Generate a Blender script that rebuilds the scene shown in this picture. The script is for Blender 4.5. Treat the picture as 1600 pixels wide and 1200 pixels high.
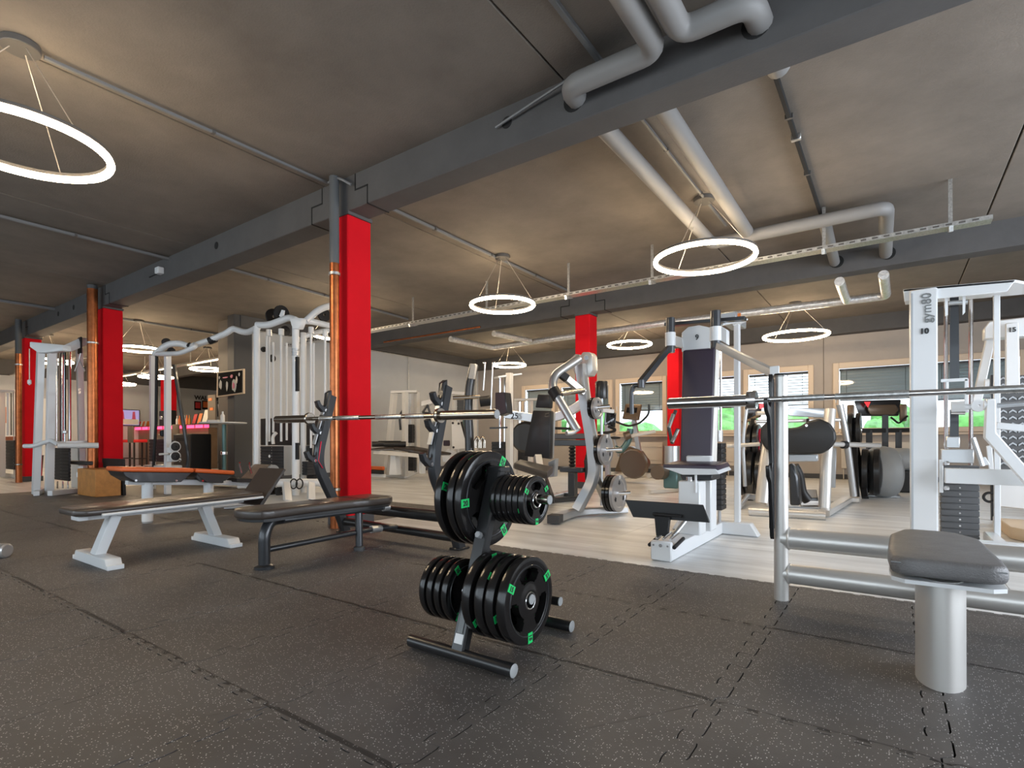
import bpy, bmesh, math, random
from mathutils import Vector as V, Matrix as M, Quaternion
random.seed(7)
S = bpy.context.scene
for o in list(bpy.data.objects): bpy.data.objects.remove(o)
COL = S.collection
PI = math.pi

# ---------------------------------------------------------------- camera
cd = bpy.data.cameras.new('camera'); cam = bpy.data.objects.new('camera', cd); COL.objects.link(cam)
cd.sensor_width = 36; cd.lens = 18.97; cd.shift_y = 0.0556; cd.clip_start = 0.05; cd.clip_end = 200
cam.matrix_world = M.Translation((0, 0, 1.0)) @ M.Rotation(math.radians(35.3), 4, 'Z') @ M.Rotation(math.radians(90), 4, 'X') @ M.Rotation(math.radians(-.16), 4, 'Z')
S.camera = cam
# ---------------------------------------------------------------- view and light
S.view_settings.view_transform = 'Standard'; S.view_settings.look = 'None'
S.view_settings.gamma = 1; S.view_settings.use_curve_mapping = False
S.view_settings.exposure = 1.0
W = bpy.data.worlds.new('sky'); S.world = W; W.use_nodes = True
bg = W.node_tree.nodes['Background']; bg.inputs[0].default_value = (.78, .9, 1.0, 1); bg.inputs[1].default_value = 1.6
RING = 34.0      # strength of the ring lamps
def area(name, loc, rot, sx, sy, power, color):
    l = bpy.data.lights.new(name, 'AREA'); l.shape = 'RECTANGLE'; l.size = sx; l.size_y = sy; l.energy = power; l.color = color
    o = bpy.data.objects.new(name, l); o.location = loc; o.rotation_euler = rot; COL.objects.link(o); return o
DAY = (.84, .90, 1.0)
# daylight through the glazed front behind and right of the photographer, and through the far windows
area('window_light', (5.9, 4.5, 2.0), (math.radians(90), 0, math.radians(90)), 9.0, 2.8, 300, DAY)
area('window_light', (-1.0, -4.9, 2.0), (math.radians(90), 0, math.radians(180)), 11.0, 2.8, 310, (.90, .93, 1.0))
area('window_light', (-11.5, -4.9, 2.0), (math.radians(90), 0, math.radians(180)), 9.0, 2.8, 150, (1.0, .86, .66))  # warm fill added for the brown left side, not true daylight
area('window_light', (-4.5, 16.9, 2.1), (math.radians(90), 0, 0), 12.0, 1.7, 200, (.95, .98, 1.0))

# ---------------------------------------------------------------- materials
MATS = {}
def mat(name, col, rough=.5, metal=0., emit=None, es=0., bump=0., bscale=60., var=0., vscale=4., spec=.5, coat=0., trans=0., var2=None, alpha=1.):
    m = bpy.data.materials.new(name); m.use_nodes = True; nt = m.node_tree; b = nt.nodes['Principled BSDF']
    b.inputs['Base Color'].default_value = (*col, 1); b.inputs['Roughness'].default_value = rough; b.inputs['Metallic'].default_value = metal
    b.inputs['Specular IOR Level'].default_value = spec; b.inputs['Coat Weight'].default_value = coat
    b.inputs['Transmission Weight'].default_value = trans
    if emit: b.inputs['Emission Color'].default_value = (*emit, 1); b.inputs['Emission Strength'].default_value = es
    if var or bump:
        tc = nt.nodes.new('ShaderNodeTexCoord')
    if var:
        n = nt.nodes.new('ShaderNodeTexNoise'); n.inputs['Scale'].default_value = vscale; n.inputs['Detail'].default_value = 6; n.inputs['Roughness'].default_value = .65
        r = nt.nodes.new('ShaderNodeValToRGB'); r.color_ramp.elements[0].position = .3; r.color_ramp.elements[1].position = .7
        a = var2 or tuple(c*(1-var) for c in col)
        r.color_ramp.elements[0].color = (*a, 1); r.color_ramp.elements[1].color = (*[min(1, c*(1+var*.6)) for c in col], 1)
        nt.links.new(tc.outputs['Object'], n.inputs['Vector']); nt.links.new(n.outputs['Fac'], r.inputs['Fac']); nt.links.new(r.outputs['Color'], b.inputs['Base Color'])
    if bump:
        n2 = nt.nodes.new('ShaderNodeTexNoise'); n2.inputs['Scale'].default_value = bscale; n2.inputs['Detail'].default_value = 4
        bp = nt.nodes.new('ShaderNodeBump'); bp.inputs['Strength'].default_value = bump; bp.inputs['Distance'].default_value = .01
        nt.links.new(tc.outputs['Object'], n2.inputs['Vector']); nt.links.new(n2.outputs['Fac'], bp.inputs['Height']); nt.links.new(bp.outputs['Normal'], b.inputs['Normal'])
    MATS[name] = m; return m
mat('concrete', (.205, .180, .155), .85, bump=.3, bscale=60, var=.24, vscale=.9, spec=.25)
mat('beam_paint', (.098, .095, .095), .75, bump=.15, bscale=60, var=.12, vscale=2, spec=.25)
mat('void', (.01, .01, .01), .9)
mat('pipe_paint', (.22, .215, .21), .55)
mat('conduit_grey', (.16, .165, .17), .5)
mat('galvanised', (.62, .62, .61), .35, .85, var=.35, vscale=40)
mat('foil', (.95, .92, .88), .3, .6, bump=1.0, bscale=25, var=.3, vscale=18)
mat('wall_white', (.50, .515, .53), .8, bump=.1, bscale=30, var=.05, vscale=2)
mat('wall_beige', (.42, .375, .335), .8, var=.05, vscale=2)
mat('charcoal_wall', (.055, .057, .062), .6)
mat('brown_wall', (.15, .125, .10), .6)
mat('red_paint', (.66, .006, .014), .8, bump=.1, bscale=120, var=.05, vscale=3, spec=.15)
mat('copper', (.42, .13, .045), .32, .8, var=.35, vscale=9)
mat('white_metal', (.70, .715, .725), .35, coat=.2)
mat('cream_metal', (.70, .67, .62), .4)
mat('grey_metal', (.42, .44, .46), .35, .5)
mat('silver_metal', (.52, .53, .54), .32, .75)
mat('satin_silver', (.66, .64, .61), .36, .55)
mat('chrome', (.85, .85, .86), .12, 1.)
mat('dark_chrome', (.42, .37, .31), .2, 1.)
mat('black_metal', (.015, .015, .016), .3, coat=.1)
mat('upper_pipe_grey', (.085, .09, .095), .55)
mat('graphite_metal', (.036, .038, .042), .32, .35, coat=.25)
mat('black_plastic', (.015, .015, .016), .5, spec=.3)
mat('rubber_plate', (.011, .010, .010), .17, spec=.45, bump=.03, bscale=90)
mat('grey_plate', (.36, .36, .37), .35, .6)
mat('black_vinyl', (.014, .0135, .014), .45, coat=.05, bump=.12, bscale=220)
mat('grey_vinyl', (.16, .155, .155), .42, bump=.35, bscale=160, var=.2, vscale=9)
mat('brown_vinyl', (.045, .034, .028), .36, coat=.2, bump=.15, bscale=200)
mat('orange_vinyl', (.62, .12, .025), .4, bump=.1, bscale=200)
mat('purple_vinyl', (.040, .028, .046), .4, bump=.15, bscale=200)
mat('stack_black', (.022, .022, .024), .5)
mat('stack_grey', (.09, .092, .096), .45)
mat('green_label', (.01, .55, .13), .45)
mat('white_label', (.75, .75, .75), .5)
mat('ink', (.02, .02, .022), .5)
mat('grey_ink', (.18, .19, .19), .5)
mat('plywood', (.55, .24, .06), .5, var=.22, vscale=7)
mat('pale_wood', (.62, .48, .33), .5)
mat('window_frame', (.66, .54, .42), .5)
mat('blind', (.30, .34, .35), .5, .2)
mat('radiator', (.62, .56, .48), .5)
mat('leather_brown', (.12, .085, .06), .5)
mat('red_seat', (.6, .02, .02), .5)
mat('bar_wood', (.16, .105, .065), .45, var=.2, vscale=3)
mat('lamp_housing', (.09, .085, .08), .5)
mat('steel_cable', (.55, .50, .44), .35, .7)
mat('bike_bronze', (.15, .105, .07), .35, .4)
mat('teal_metal', (.09, .17, .17), .35, .4)
mat('hedge', (.16, .42, .12), .9, var=.6, vscale=2.5)
mat('paper', (.75, .72, .66), .7)
mat('screen_glass', (.012, .012, .014), .08)
mat('cap_rubber', (.05, .05, .05), .6)
mat('cap_grey', (.30, .31, .31), .5)
mat('red_plastic', (.65, .01, .05), .35)
mat('orange_plastic', (.75, .2, .03), .4)
mat('poster_red', (.55, .03, .03), .5)
mat('poster_orange', (.7, .16, .04), .5)
mat('poster_black', (.012, .012, .012), .9, spec=.08)
mat('poster_pink', (.75, .12, .25), .5)
mat('poster_pale', (.55, .55, .5), .5)
mat('bottle_amber', (.45, .18, .03), .2)
mat('green_wall_door', (.35, .42, .32), .5)
mat('ring_light', (.9, .9, .9), .4, emit=(1.0, .77, .50), es=RING)
mat('pink_light', (.8, .1, .2), .4, emit=(1.0, .04, .13), es=1.8)
mat('screen_lit', (.02, .02, .03), .3, emit=(.25, .2, .35), es=.8)
mat('red_screen', (.3, .02, .02), .3, emit=(.9, .03, .04), es=.8)
g = bpy.data.materials.new('window_glass'); g.use_nodes = True; nt = g.node_tree; nt.nodes.remove(nt.nodes['Principled BSDF'])
tr = nt.nodes.new('ShaderNodeBsdfTransparent'); gl = nt.nodes.new('ShaderNodeBsdfGlossy'); gl.inputs['Roughness'].default_value = .03
fr = nt.nodes.new('ShaderNodeFresnel'); mx = nt.nodes.new('ShaderNodeMixShader')
nt.links.new(fr.outputs[0], mx.inputs[0]); nt.links.new(tr.outputs[0], mx.inputs[1]); nt.links.new(gl.outputs[0], mx.inputs[2]); nt.links.new(mx.outputs[0], nt.nodes['Material Output'].inputs['Surface'])
MATS['window_glass'] = g
# speckled rubber mat
def rubber(name):
    m = mat(name, (.030, .028, .028), .62); nt = m.node_tree; b = nt.nodes['Principled BSDF']
    tc = nt.nodes.new('ShaderNodeNewGeometry')
    vo = nt.nodes.new('ShaderNodeTexVoronoi'); vo.inputs['Scale'].default_value = 140
    wn = nt.nodes.new('ShaderNodeTexNoise'); wn.inputs['Scale'].default_value = 380; wn.inputs['Detail'].default_value = 2
    cr = nt.nodes.new('ShaderNodeValToRGB'); cr.color_ramp.interpolation = 'CONSTANT'
    cr.color_ramp.elements[0].color = (0, 0, 0, 1); cr.color_ramp.elements[1].position = .74; cr.color_ramp.elements[1].color = (1, 1, 1, 1)
    sep = nt.nodes.new('ShaderNodeSeparateColor')
    lt = nt.nodes.new('ShaderNodeMath'); lt.operation = 'LESS_THAN'; lt.inputs[1].default_value = .28
    mu = nt.nodes.new('ShaderNodeMath'); mu.operation = 'MULTIPLY'
    n = nt.nodes.new('ShaderNodeTexNoise'); n.inputs['Scale'].default_value = 1.3; n.inputs['Detail'].default_value = 8; n.inputs['Roughness'].default_value = .7
    r = nt.nodes.new('ShaderNodeValToRGB'); r.color_ramp.elements[0].position = .3; r.color_ramp.elements[1].position = .72
    r.color_ramp.elements[0].color = (.058, .052, .049, 1); r.color_ramp.elements[1].color = (.122, .113, .107, 1)
    mix = nt.nodes.new('ShaderNodeMix'); mix.data_type = 'RGBA'; mix.inputs[7].default_value = (.62, .60, .58, 1)
    L = nt.links.new
    L(tc.outputs['Position'], vo.inputs['Vector']); L(tc.outputs['Position'], n.inputs['Vector']); L(tc.outputs['Position'], wn.inputs['Vector'])
    L(vo.outputs['Color'], sep.inputs[0]); L(sep.outputs[0], cr.inputs[0]); L(vo.outputs['Distance'], lt.inputs[0])
    L(cr.outputs[0], mu.inputs[0]); L(lt.outputs[0], mu.inputs[1]); L(mu.outputs[0], mix.inputs[0])
    L(n.outputs['Fac'], r.inputs[0]); L(r.outputs[0], mix.inputs[6]); L(mix.outputs[2], b.inputs['Base Color'])
    bp = nt.nodes.new('ShaderNodeBump'); bp.inputs['Strength'].default_value = .35; bp.inputs['Distance'].default_value = .003
    L(wn.outputs['Fac'], bp.inputs['Height']); L(bp.outputs['Normal'], b.inputs['Normal'])
    r2 = nt.nodes.new('ShaderNodeMapRange'); r2.inputs[3].default_value = .42; r2.inputs[4].default_value = .72
    L(n.outputs['Fac'], r2.inputs[0]); L(r2.outputs[0], b.inputs['Roughness'])
rubber('rubber_mat')
# pale streaky vinyl floor, streaks along X
def vinyl(name):
    m = mat(name, (.4, .37, .34), .38); nt = m.node_tree; b = nt.nodes['Principled BSDF']; L = nt.links.new
    tc = nt.nodes.new('ShaderNodeNewGeometry'); mp = nt.nodes.new('ShaderNodeMapping'); mp.inputs['Scale'].default_value = (.35, 2.6, 1)
    n = nt.nodes.new('ShaderNodeTexNoise'); n.inputs['Scale'].default_value = 2.2; n.inputs['Detail'].default_value = 7; n.inputs['Roughness'].default_value = .62
    r = nt.nodes.new('ShaderNodeValToRGB'); r.color_ramp.elements[0].position = .28; r.color_ramp.elements[1].position = .72
    r.color_ramp.elements[0].color = (.50, .50, .49, 1); r.color_ramp.elements[1].color = (.86, .87, .87, 1)
    L(tc.outputs['Position'], mp.inputs[0]); L(mp.outputs[0], n.inputs['Vector']); L(n.outputs['Fac'], r.inputs[0]); L(r.outputs[0], b.inputs['Base Color'])
vinyl('pale_vinyl')

# ---------------------------------------------------------------- mesh builder (all coordinates in metres, world space)
class MB:
    def __init__(s): s.bm = bmesh.new()
    def _add(s, verts, faces):
        vs = [s.bm.verts.new(v) for v in verts]; fs = []
        for f in faces:
            try: fs.append(s.bm.faces.new([vs[i] for i in f]))
            except ValueError: pass
        return vs, fs
    def _bev(s, vs, fs, bev, seg):
        if bev > 0:
            es = set(e for f in fs for e in f.edges)
            bmesh.ops.bevel(s.bm, geom=list(vs)+list(es), offset=bev, segments=seg, affect='EDGES', profile=.5, clamp_overlap=True)
    def box(s, c, d, rot=None, bev=0., seg=1):
        c = V(c); R = rot if rot else M.Identity(3); h = [x/2 for x in d]
        vs = [c + R @ V((x*h[0], y*h[1], z*h[2])) for z in (-1, 1) for y in (-1, 1) for x in (-1, 1)]
        v, f = s._add(vs, [(0, 2, 3, 1), (4, 5, 7, 6), (0, 1, 5, 4), (2, 6, 7, 3), (0, 4, 6, 2), (1, 3, 7, 5)])
        s._bev(v, f, bev, seg); return s
    def bb(s, a, b, bev=0., seg=1):
        a, b = V(a), V(b); return s.box((a+b)/2, [abs(x) for x in (b-a)], None, bev, seg)
    def bar(s, a, b, w, h, up=(0, 0, 1), bev=.004):     # straight box-section bar from a to b: w sideways, h along up
        a, b, up = V(a), V(b), V(up); z = (b-a).normalized(); x = up.cross(z)
        if x.length < 1e-4: x = V((1, 0, 0)).cross(z) if abs(z.x) < .9 else V((0, 1, 0)).cross(z)
        x.normalize(); y = z.cross(x); R = M((x, y, z)).transposed()
        return s.box((a+b)/2, (w, h, (b-a).length), R, bev)
    def cyl(s, a, b, r, r2=None, n=14):
        a, b = V(a), V(b); r2 = r if r2 is None else r2; z = (b-a).normalized(); q = z.to_track_quat('Z', 'Y')
        c = [q @ V((math.cos(2*PI*i/n), math.sin(2*PI*i/n), 0)) for i in range(n)]
        s._add([a+p*r for p in c]+[b+p*r2 for p in c], [tuple(reversed(range(n))), tuple(range(n, 2*n))]+[(i, (i+1) % n, n+(i+1) % n, n+i) for i in range(n)])
        return s
    def lathe(s, prof, c, axis=(0, 0, 1), n=28):        # prof: (radius, height) pairs, closed loop if first == last
        c = V(c); q = V(axis).normalized().to_track_quat('Z', 'Y'); vs = []; m = len(prof)
        for r, h in prof:
            for i in range(n): vs.append(c + q @ V((r*math.cos(2*PI*i/n), r*math.sin(2*PI*i/n), h)))
        fs = [(j*n+i, j*n+(i+1) % n, (j+1)*n+(i+1) % n, (j+1)*n+i) for j in range(m-1) for i in range(n)]
        v, f = s._add(vs, fs)
        if prof[0] != prof[-1]:
            for j, rev in ((0, 1), (m-1, 0)):
                if prof[j][0] > 1e-5:
                    l = v[j*n:(j+1)*n]; 
                    try: s.bm.faces.new(l[::-1] if rev else l)
                    except ValueError: pass
        bmesh.ops.remove_doubles(s.bm, verts=v, dist=1e-6)
        return s
    def torus(s, c, R, r, axis=(0, 0, 1), n=32, k=8):
        return s.lathe([(R+r*math.cos(2*PI*j/k), r*math.sin(2*PI*j/k)) for j in range(k)]+[(R+r, 0.)], c, axis, n)
    @staticmethod
    def fillet(pts, rad, k=5):
        P = [V(p) for p in pts]; out = [P[0]]
        for i in range(1, len(P)-1):
            a, b, c = P[i-1], P[i], P[i+1]; u, w = (a-b), (c-b); d = min(rad, u.length*.48, w.length*.48)
            p, q = b+u.normalized()*d, b+w.normalized()*d
            for j in range(k+1):
                t = j/k; out.append(p*(1-t)**2+b*2*t*(1-t)+q*t*t)
        out.append(P[-1]); return out
    def sweep(s, pts, prof, up=(0, 0, 1), rad=0., closed=False, scale=None):    # prof: (sideways, up) pairs
        P = s.fillet(pts, rad) if rad else [V(p) for p in pts]; up = V(up); n = len(prof); vs = []; N = len(P); lastx = None
        for i, p in enumerate(P):
            if closed: t = (P[(i+1) % N]-P[i-1])
            else: t = (P[min(i+1, N-1)]-P[max(i-1, 0)])
            t.normalize(); x = t.cross(up)
            if x.length < .05: x = lastx.copy() if lastx else (t.cross(V((1, 0, 0))) if abs(t.x) < .9 else t.cross(V((0, 1, 0))))
            x.normalize()
            if lastx and x.dot(lastx) < -.2: x = -x
            lastx = x; y = x.cross(t); sc = 1.
            if 0 < i < N-1 or closed:
                a = (P[i]-P[i-1]).normalized(); sc = 1/max(.5, math.sqrt((1+a.dot((P[(i+1) % N]-P[i]).normalized()))/2))
            k = scale[i] if scale else 1.
            for u, w in prof: vs.append(p+x*u*k+y*w*k)
        M_ = N if closed else N-1
        fs = [(i*n+j, i*n+(j+1) % n, ((i+1) % N)*n+(j+1) % n, ((i+1) % N)*n+j) for i in range(M_) for j in range(n)]
        if not closed: fs += [tuple(reversed(range(n))), tuple(range((N-1)*n, N*n))]
        s._add(vs, fs); return s
    def tube(s, pts, r, rad=0., n=10, up=(0, 0, 1)):
        return s.sweep(pts, [(r*math.cos(2*PI*i/n), r*math.sin(2*PI*i/n)) for i in range(n)], up, rad)
    def rtube(s, pts, w, h, rad=0., up=(0, 0, 1)):
        b = min(w, h)*.15; w, h = w/2, h/2
        return s.sweep(pts, [(w-b, -h), (w, -h+b), (w, h-b), (w-b, h), (-w+b, h), (-w, h-b), (-w, -h+b), (-w+b, -h)], up, rad)
    def prism(s, poly, ext, bev=0., seg=1):              # planar polygon extruded by the vector ext
        ext = V(ext); n = len(poly); vs = [V(p) for p in poly]+[V(p)+ext for p in poly]
        v, f = s._add(vs, [tuple(reversed(range(n))), tuple(range(n, 2*n))]+[(i, (i+1) % n, n+(i+1) % n, n+i) for i in range(n)])
        bmesh.ops.recalc_face_normals(s.bm, faces=f); s._bev(v, f, bev, seg); return s
    def pad(s, c, d, rot=None, bev=.02): return s.box(c, d, rot, bev, 3)
    def mesh(s, name, origin=(0, 0, 0), smooth=True):
        bmesh.ops.recalc_face_normals(s.bm, faces=s.bm.faces[:])
        me = bpy.data.meshes.new(name); bmesh.ops.translate(s.bm, verts=s.bm.verts[:], vec=-V(origin)); s.bm.to_mesh(me); s.bm.free()
        if smooth:
            for p in me.polygons: p.use_smooth = True
            me.set_sharp_from_angle(angle=math.radians(38))
        return me
def obj(name, mb, m, parent=None, origin=(0, 0, 0), smooth=True):
    me = mb if isinstance(mb, bpy.types.Mesh) else mb.mesh(name, origin, smooth)
    if not me.materials: me.materials.append(MATS[m])
    o = bpy.data.objects.new(name, me); COL.objects.link(o)
    if parent: o.parent = parent
    return o
def tag(o, label, cat, group=None):
    o['label'] = label; o['category'] = cat
    if group: o['group'] = group
    return o
class Thing:
    def __init__(s, name, label, cat, loc, group=None):
        s.o = bpy.data.objects.new(name, None); COL.objects.link(s.o); s.loc = V(loc); s.o.location = loc; s.o.empty_display_size = .1
        tag(s.o, label, cat, group)
    def part(s, name, mb, m, parent=None, label=None, smooth=True, kind=None):
        o = obj(name, mb, m, parent or s.o, s.loc, smooth)
        if label: o['label'] = label
        if kind: o['kind'] = kind
        return o
def one(name, mb, m, label, cat, loc, group=None):
    o = obj(name, mb, m, None, loc); o.location = loc; tag(o, label, cat, group); return o
def struct(name, mb, m, parent=None, smooth=False, kind=None):
    o = obj(name, mb, m, parent, (0, 0, 0), smooth)
    if not parent: o['kind'] = 'structure'
    if kind: o['kind'] = kind
    return o
def dup(root, delta, rz=0., label=None, name=None, at=None):
    r = root.copy(); COL.objects.link(r)
    r.location = V(at) if at is not None else root.location + V(delta); r.rotation_euler.z = root.rotation_euler.z + rz
    if label: r['label'] = label
    for ch in root.children:
        c = ch.copy(); COL.objects.link(c); c.parent = r
        for g2 in ch.children:
            d = g2.copy(); COL.objects.link(d); d.parent = c
    return r
def text_mesh(body, size, depth=.004, bold=0.):
    cu = bpy.data.curves.new('lettering', 'FONT'); cu.body = body; cu.size = size; cu.extrude = depth; cu.offset = bold; cu.resolution_u = 3; cu.align_x = 'LEFT'
    to = bpy.data.objects.new('tmp', cu); COL.objects.link(to)
    me = bpy.data.meshes.new_from_object(to.evaluated_get(bpy.context.evaluated_depsgraph_get())); bpy.data.objects.remove(to); return me
def lettering(name, body, size, m, parent, origin, pos, xdir, ydir, bold=0., kind_label=None):
    me = text_mesh(body, size, .003, bold); x, y = V(xdir).normalized(), V(ydir).normalized(); z = x.cross(y)
    T = M.Translation(V(pos)-V(origin)) @ M((x, y, z)).transposed().to_4x4(); me.transform(T); me.materials.clear(); me.materials.append(MATS[m])
    o = bpy.data.objects.new(name, me); COL.objects.link(o); o.parent = parent
    if kind_label: o['label'] = kind_label
    return o

# ================================================================ THE ROOM
CZ = 4.08; BZ = 3.69
fl = struct('floor', MB().bb((-27.3, -5.3, -.30), (6.4, 16.5, -.03)), 'void')
# pale vinyl floor sheets (joints run towards the windows)
k = 0
for (x0, x1, y0, y1) in [(-27.2, -13.765, -5.2, 4.13)]+[(a, b, 6.135, 16.3) for a, b in ((-27.2, -21), (-21, -17), (-17, -13.1), (-13.1, -9.2), (-9.2, -5.4))]+[(a, b, 4.135, 16.3) for a, b in ((-5.4, -2.37), (-2.37, .63), (.63, 3.6), (3.6, 6.3))]+[(-27.2, -13.765, 4.13, 6.135), (2.9, 6.3, -5.2, 4.135)]:
    m = MB().bb((x0+.002, y0+.002, -.03), (x1-.002, y1-.002, -.004)); struct('vinyl_sheet', m, 'pale_vinyl', fl)
# interlocking rubber tiles
TX, TY = .685, 1.0; PX, PY, AM = .1142, .1667, .036
def mat_outline():
    def edge(n, length, t):         # wavy dovetail profile between 0 and length
        pts = [(0, 0)]; p = length/n
        for i in range(n):
            a = i*p
            if i: pts += [(a+p*.04, -.9), (a+p*.16, -1)]
            else: pts += [(a+p*.16, 0), (a+p*.18, -.9), (a+p*.24, -1)] if False else [(a+p*.2, 0)]
            if i: pts += [(a+p*.30, -1), (a+p*.42, -.9), (a+p*.36, .9)]
            else: pts += [(a+p*.36, .9)]
            pts += [(a+p*.46, 1)]
            if i < n-1: pts += [(a+p*.94, 1), (a+p*1.04, .9), (a+p*.98, -.9)]
            else: pts += [(a+p*.70, 1), (a+p*.76, .9), (a+p*.72, 0), (length, 0)]
        return pts
    g_ = .0030
    out = []
    bx = [(u, w*AM*.55) for u, w in edge(6, TX, 0)]; by = [(u, w*AM) for u, w in edge(6, TY, 0)]
    out += [(u, w+g_) for u, w in bx]                        # bottom
    out += [(TX+w-g_, u) for u, w in by]                     # right
    out += [(u, TY+w-g_) for u, w in reversed(bx)]           # top
    out += [(w+g_, u) for u, w in reversed(by)]              # left
    res = []
    for p in out:
        if not res or (abs(p[0]-res[-1][0])+abs(p[1]-res[-1][1])) > 1e-4: res.append(p)
    return res
mo = mat_outline()
tile_me = MB().prism([(x, y, -.028) for x, y in mo], (0, 0, .028)).mesh('rubber_tile', smooth=False)
plain_me = MB().bb((.0022, .0022, -.028), (TX-.0022, TY-.0022, 0)).mesh('rubber_tile', smooth=False)
for me in (tile_me, plain_me): me.materials.append(MATS['rubber_mat'])
kerb = MB()
for i in range(-20, 5):
    for j in range(-1, 6):
        x = -.565+i*TX; y = .13+j*TY-.0
        if y > 3.9 and x > -5.5: continue
        o = bpy.data.objects.new('rubber_tile', tile_me if (y < 4.0 and x > -12) else plain_me); COL.objects.link(o); o.parent = fl
        o.location = (x+random.uniform(-.001, .001), y, random.uniform(-.0008, .0008))
        if x > 2.4: pass
struct('mat_edging', MB().bb((-5.4, 4.09, -.028), (2.86, 4.13, .001)), 'rubber_mat', fl)
# mats behind the photographer, never seen apart
struct('rubber_underlay', MB().bb((-13.75, -5.2, -.03), (2.88, -.9, -.004)), 'rubber_mat', fl)
struct('rubber_underlay', MB().bb((-14.2, -.9, -.030), (2.88, 4.09, -.0285)), 'void', fl)
# ceiling with concrete slabs
ce = struct('ceiling', MB().bb((-27.3, -5.3, CZ+.12), (6.4, 16.5, CZ+.3)), 'void')
XS = [-27.3, -22.4, -19.05, -15.68, -12.42, -9.0, -5.62, -2.30, 1.05, 4.4, 6.4]
for a, b in zip(XS, XS[1:]):
    for y0, y1 in ((-5.3, 4.05), (4.32, 10.17), (10.49, 16.4)):
        struct('ceiling_slab', MB().bb((a+.009, y0, CZ), (b-.009, y1, CZ+.12), .006), 'concrete', ce)
# downstand beams
def beam(y, xa, xb, nm, holes=()):
    m = MB().bb((xa, y, BZ), (xb, y+.31, CZ+.05), .008); return struct(nm, m, 'beam_paint')
b1 = beam(4.03, -27.2, 6.3, 'trim_1'); b2 = beam(10.15, -27.2, 6.3, 'trim_2'); b3 = beam(15.9, -13.1, 6.3, 'trim_3')
struct('beam_face', MB().bb((-27.0, -.2+4.2, 3.685), (-26.95, 4.2, 4.1)), 'beam_paint', b1)
struct('trim_4', MB().bb((-13.25, 6.9, 3.80), (-12.95, 15.95, CZ+.02)), 'beam_paint')
struct('trim_5', MB().bb((-27.1, -5, 3.5), (-26.8, 16.2, CZ+.02)), 'beam_paint')
struct('trim_6', MB().bb((-27.2, 15.9, 3.3), (-13.2, 16.25, CZ+.02)), 'beam_paint')
# half joints of the beams over the columns, with their open seams
for bx_, by_, bm_ in ((-5.19, 4.03, b1), (-12.75, 4.03, b1), (-18.02, 4.03, b1), (-5.19, 10.15, b2), (-24.9, 10.15, b2)):
    for sx in (-1, 1):
        cx = bx_-.172+sx*.52; mx_ = bx_-.172+sx*.31
        seam = MB()
        seam.bb((cx-.008, by_-.004, 3.69), (cx+.008, by_+.02, 3.90)).bb((min(cx, mx_)-.008, by_-.004, 3.885), (max(cx, mx_)+.008, by_+.02, 3.902)).bb((mx_-.008, by_-.004, 3.90), (mx_+.008, by_+.02, 4.08))
        seam.bb((cx-.008, by_-.004, 3.684), (cx+.008, by_+.314, 3.70))
        struct('beam_seam', seam, 'void', bm_)
# columns
def column(x, y, n, pipe=None, near=.345):
    c = struct('column', MB().bb((x-near, y, 0), (x, y+.345, 3.655), .012), 'red_paint')
    c['kind'] = 'structure'
    struct('column_head', MB().bb((x-near-.01, y-.001, 3.655), (x+.01, y+.355, 3.70)), 'beam_paint', c)
    struct('column_skirting', MB().bb((x-near-.02, y-.02, 0), (x+.02, y+.365, .13), .004), 'charcoal_wall', c)
    return c
column(-5.19, 4.03, 1); column(-12.75, 4.03, 2); column(-18.02, 4.03, 3, near=.6); column(-5.19, 10.15, 4); column(-5.05, 15.45, 5); column(-24.9, 10.15, 6, near=.7)
# walls
struct('wall_far_left', MB().bb((-27.4, -5.3, 0), (-27, 16.4, CZ+.1)), 'wall_white')
ew = struct('wall_end', MB().bb((-13.3, 7.2, 0), (-13.05, 16.2, CZ+.1)), 'wall_white')
struct('wall_pier', MB().bb((-13.3, 6.75, 0), (-12.98, 7.2, CZ+.05), .01), 'charcoal_wall')
struct('wall_return', MB().bb((-14.15, 6.95, 0), (-13.3, 7.2, CZ+.05)), 'brown_wall')
struct('wall_left_back', MB().bb((-27.2, 16.2, 0), (-13.3, 16.4, CZ+.1)), 'wall_white')
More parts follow.
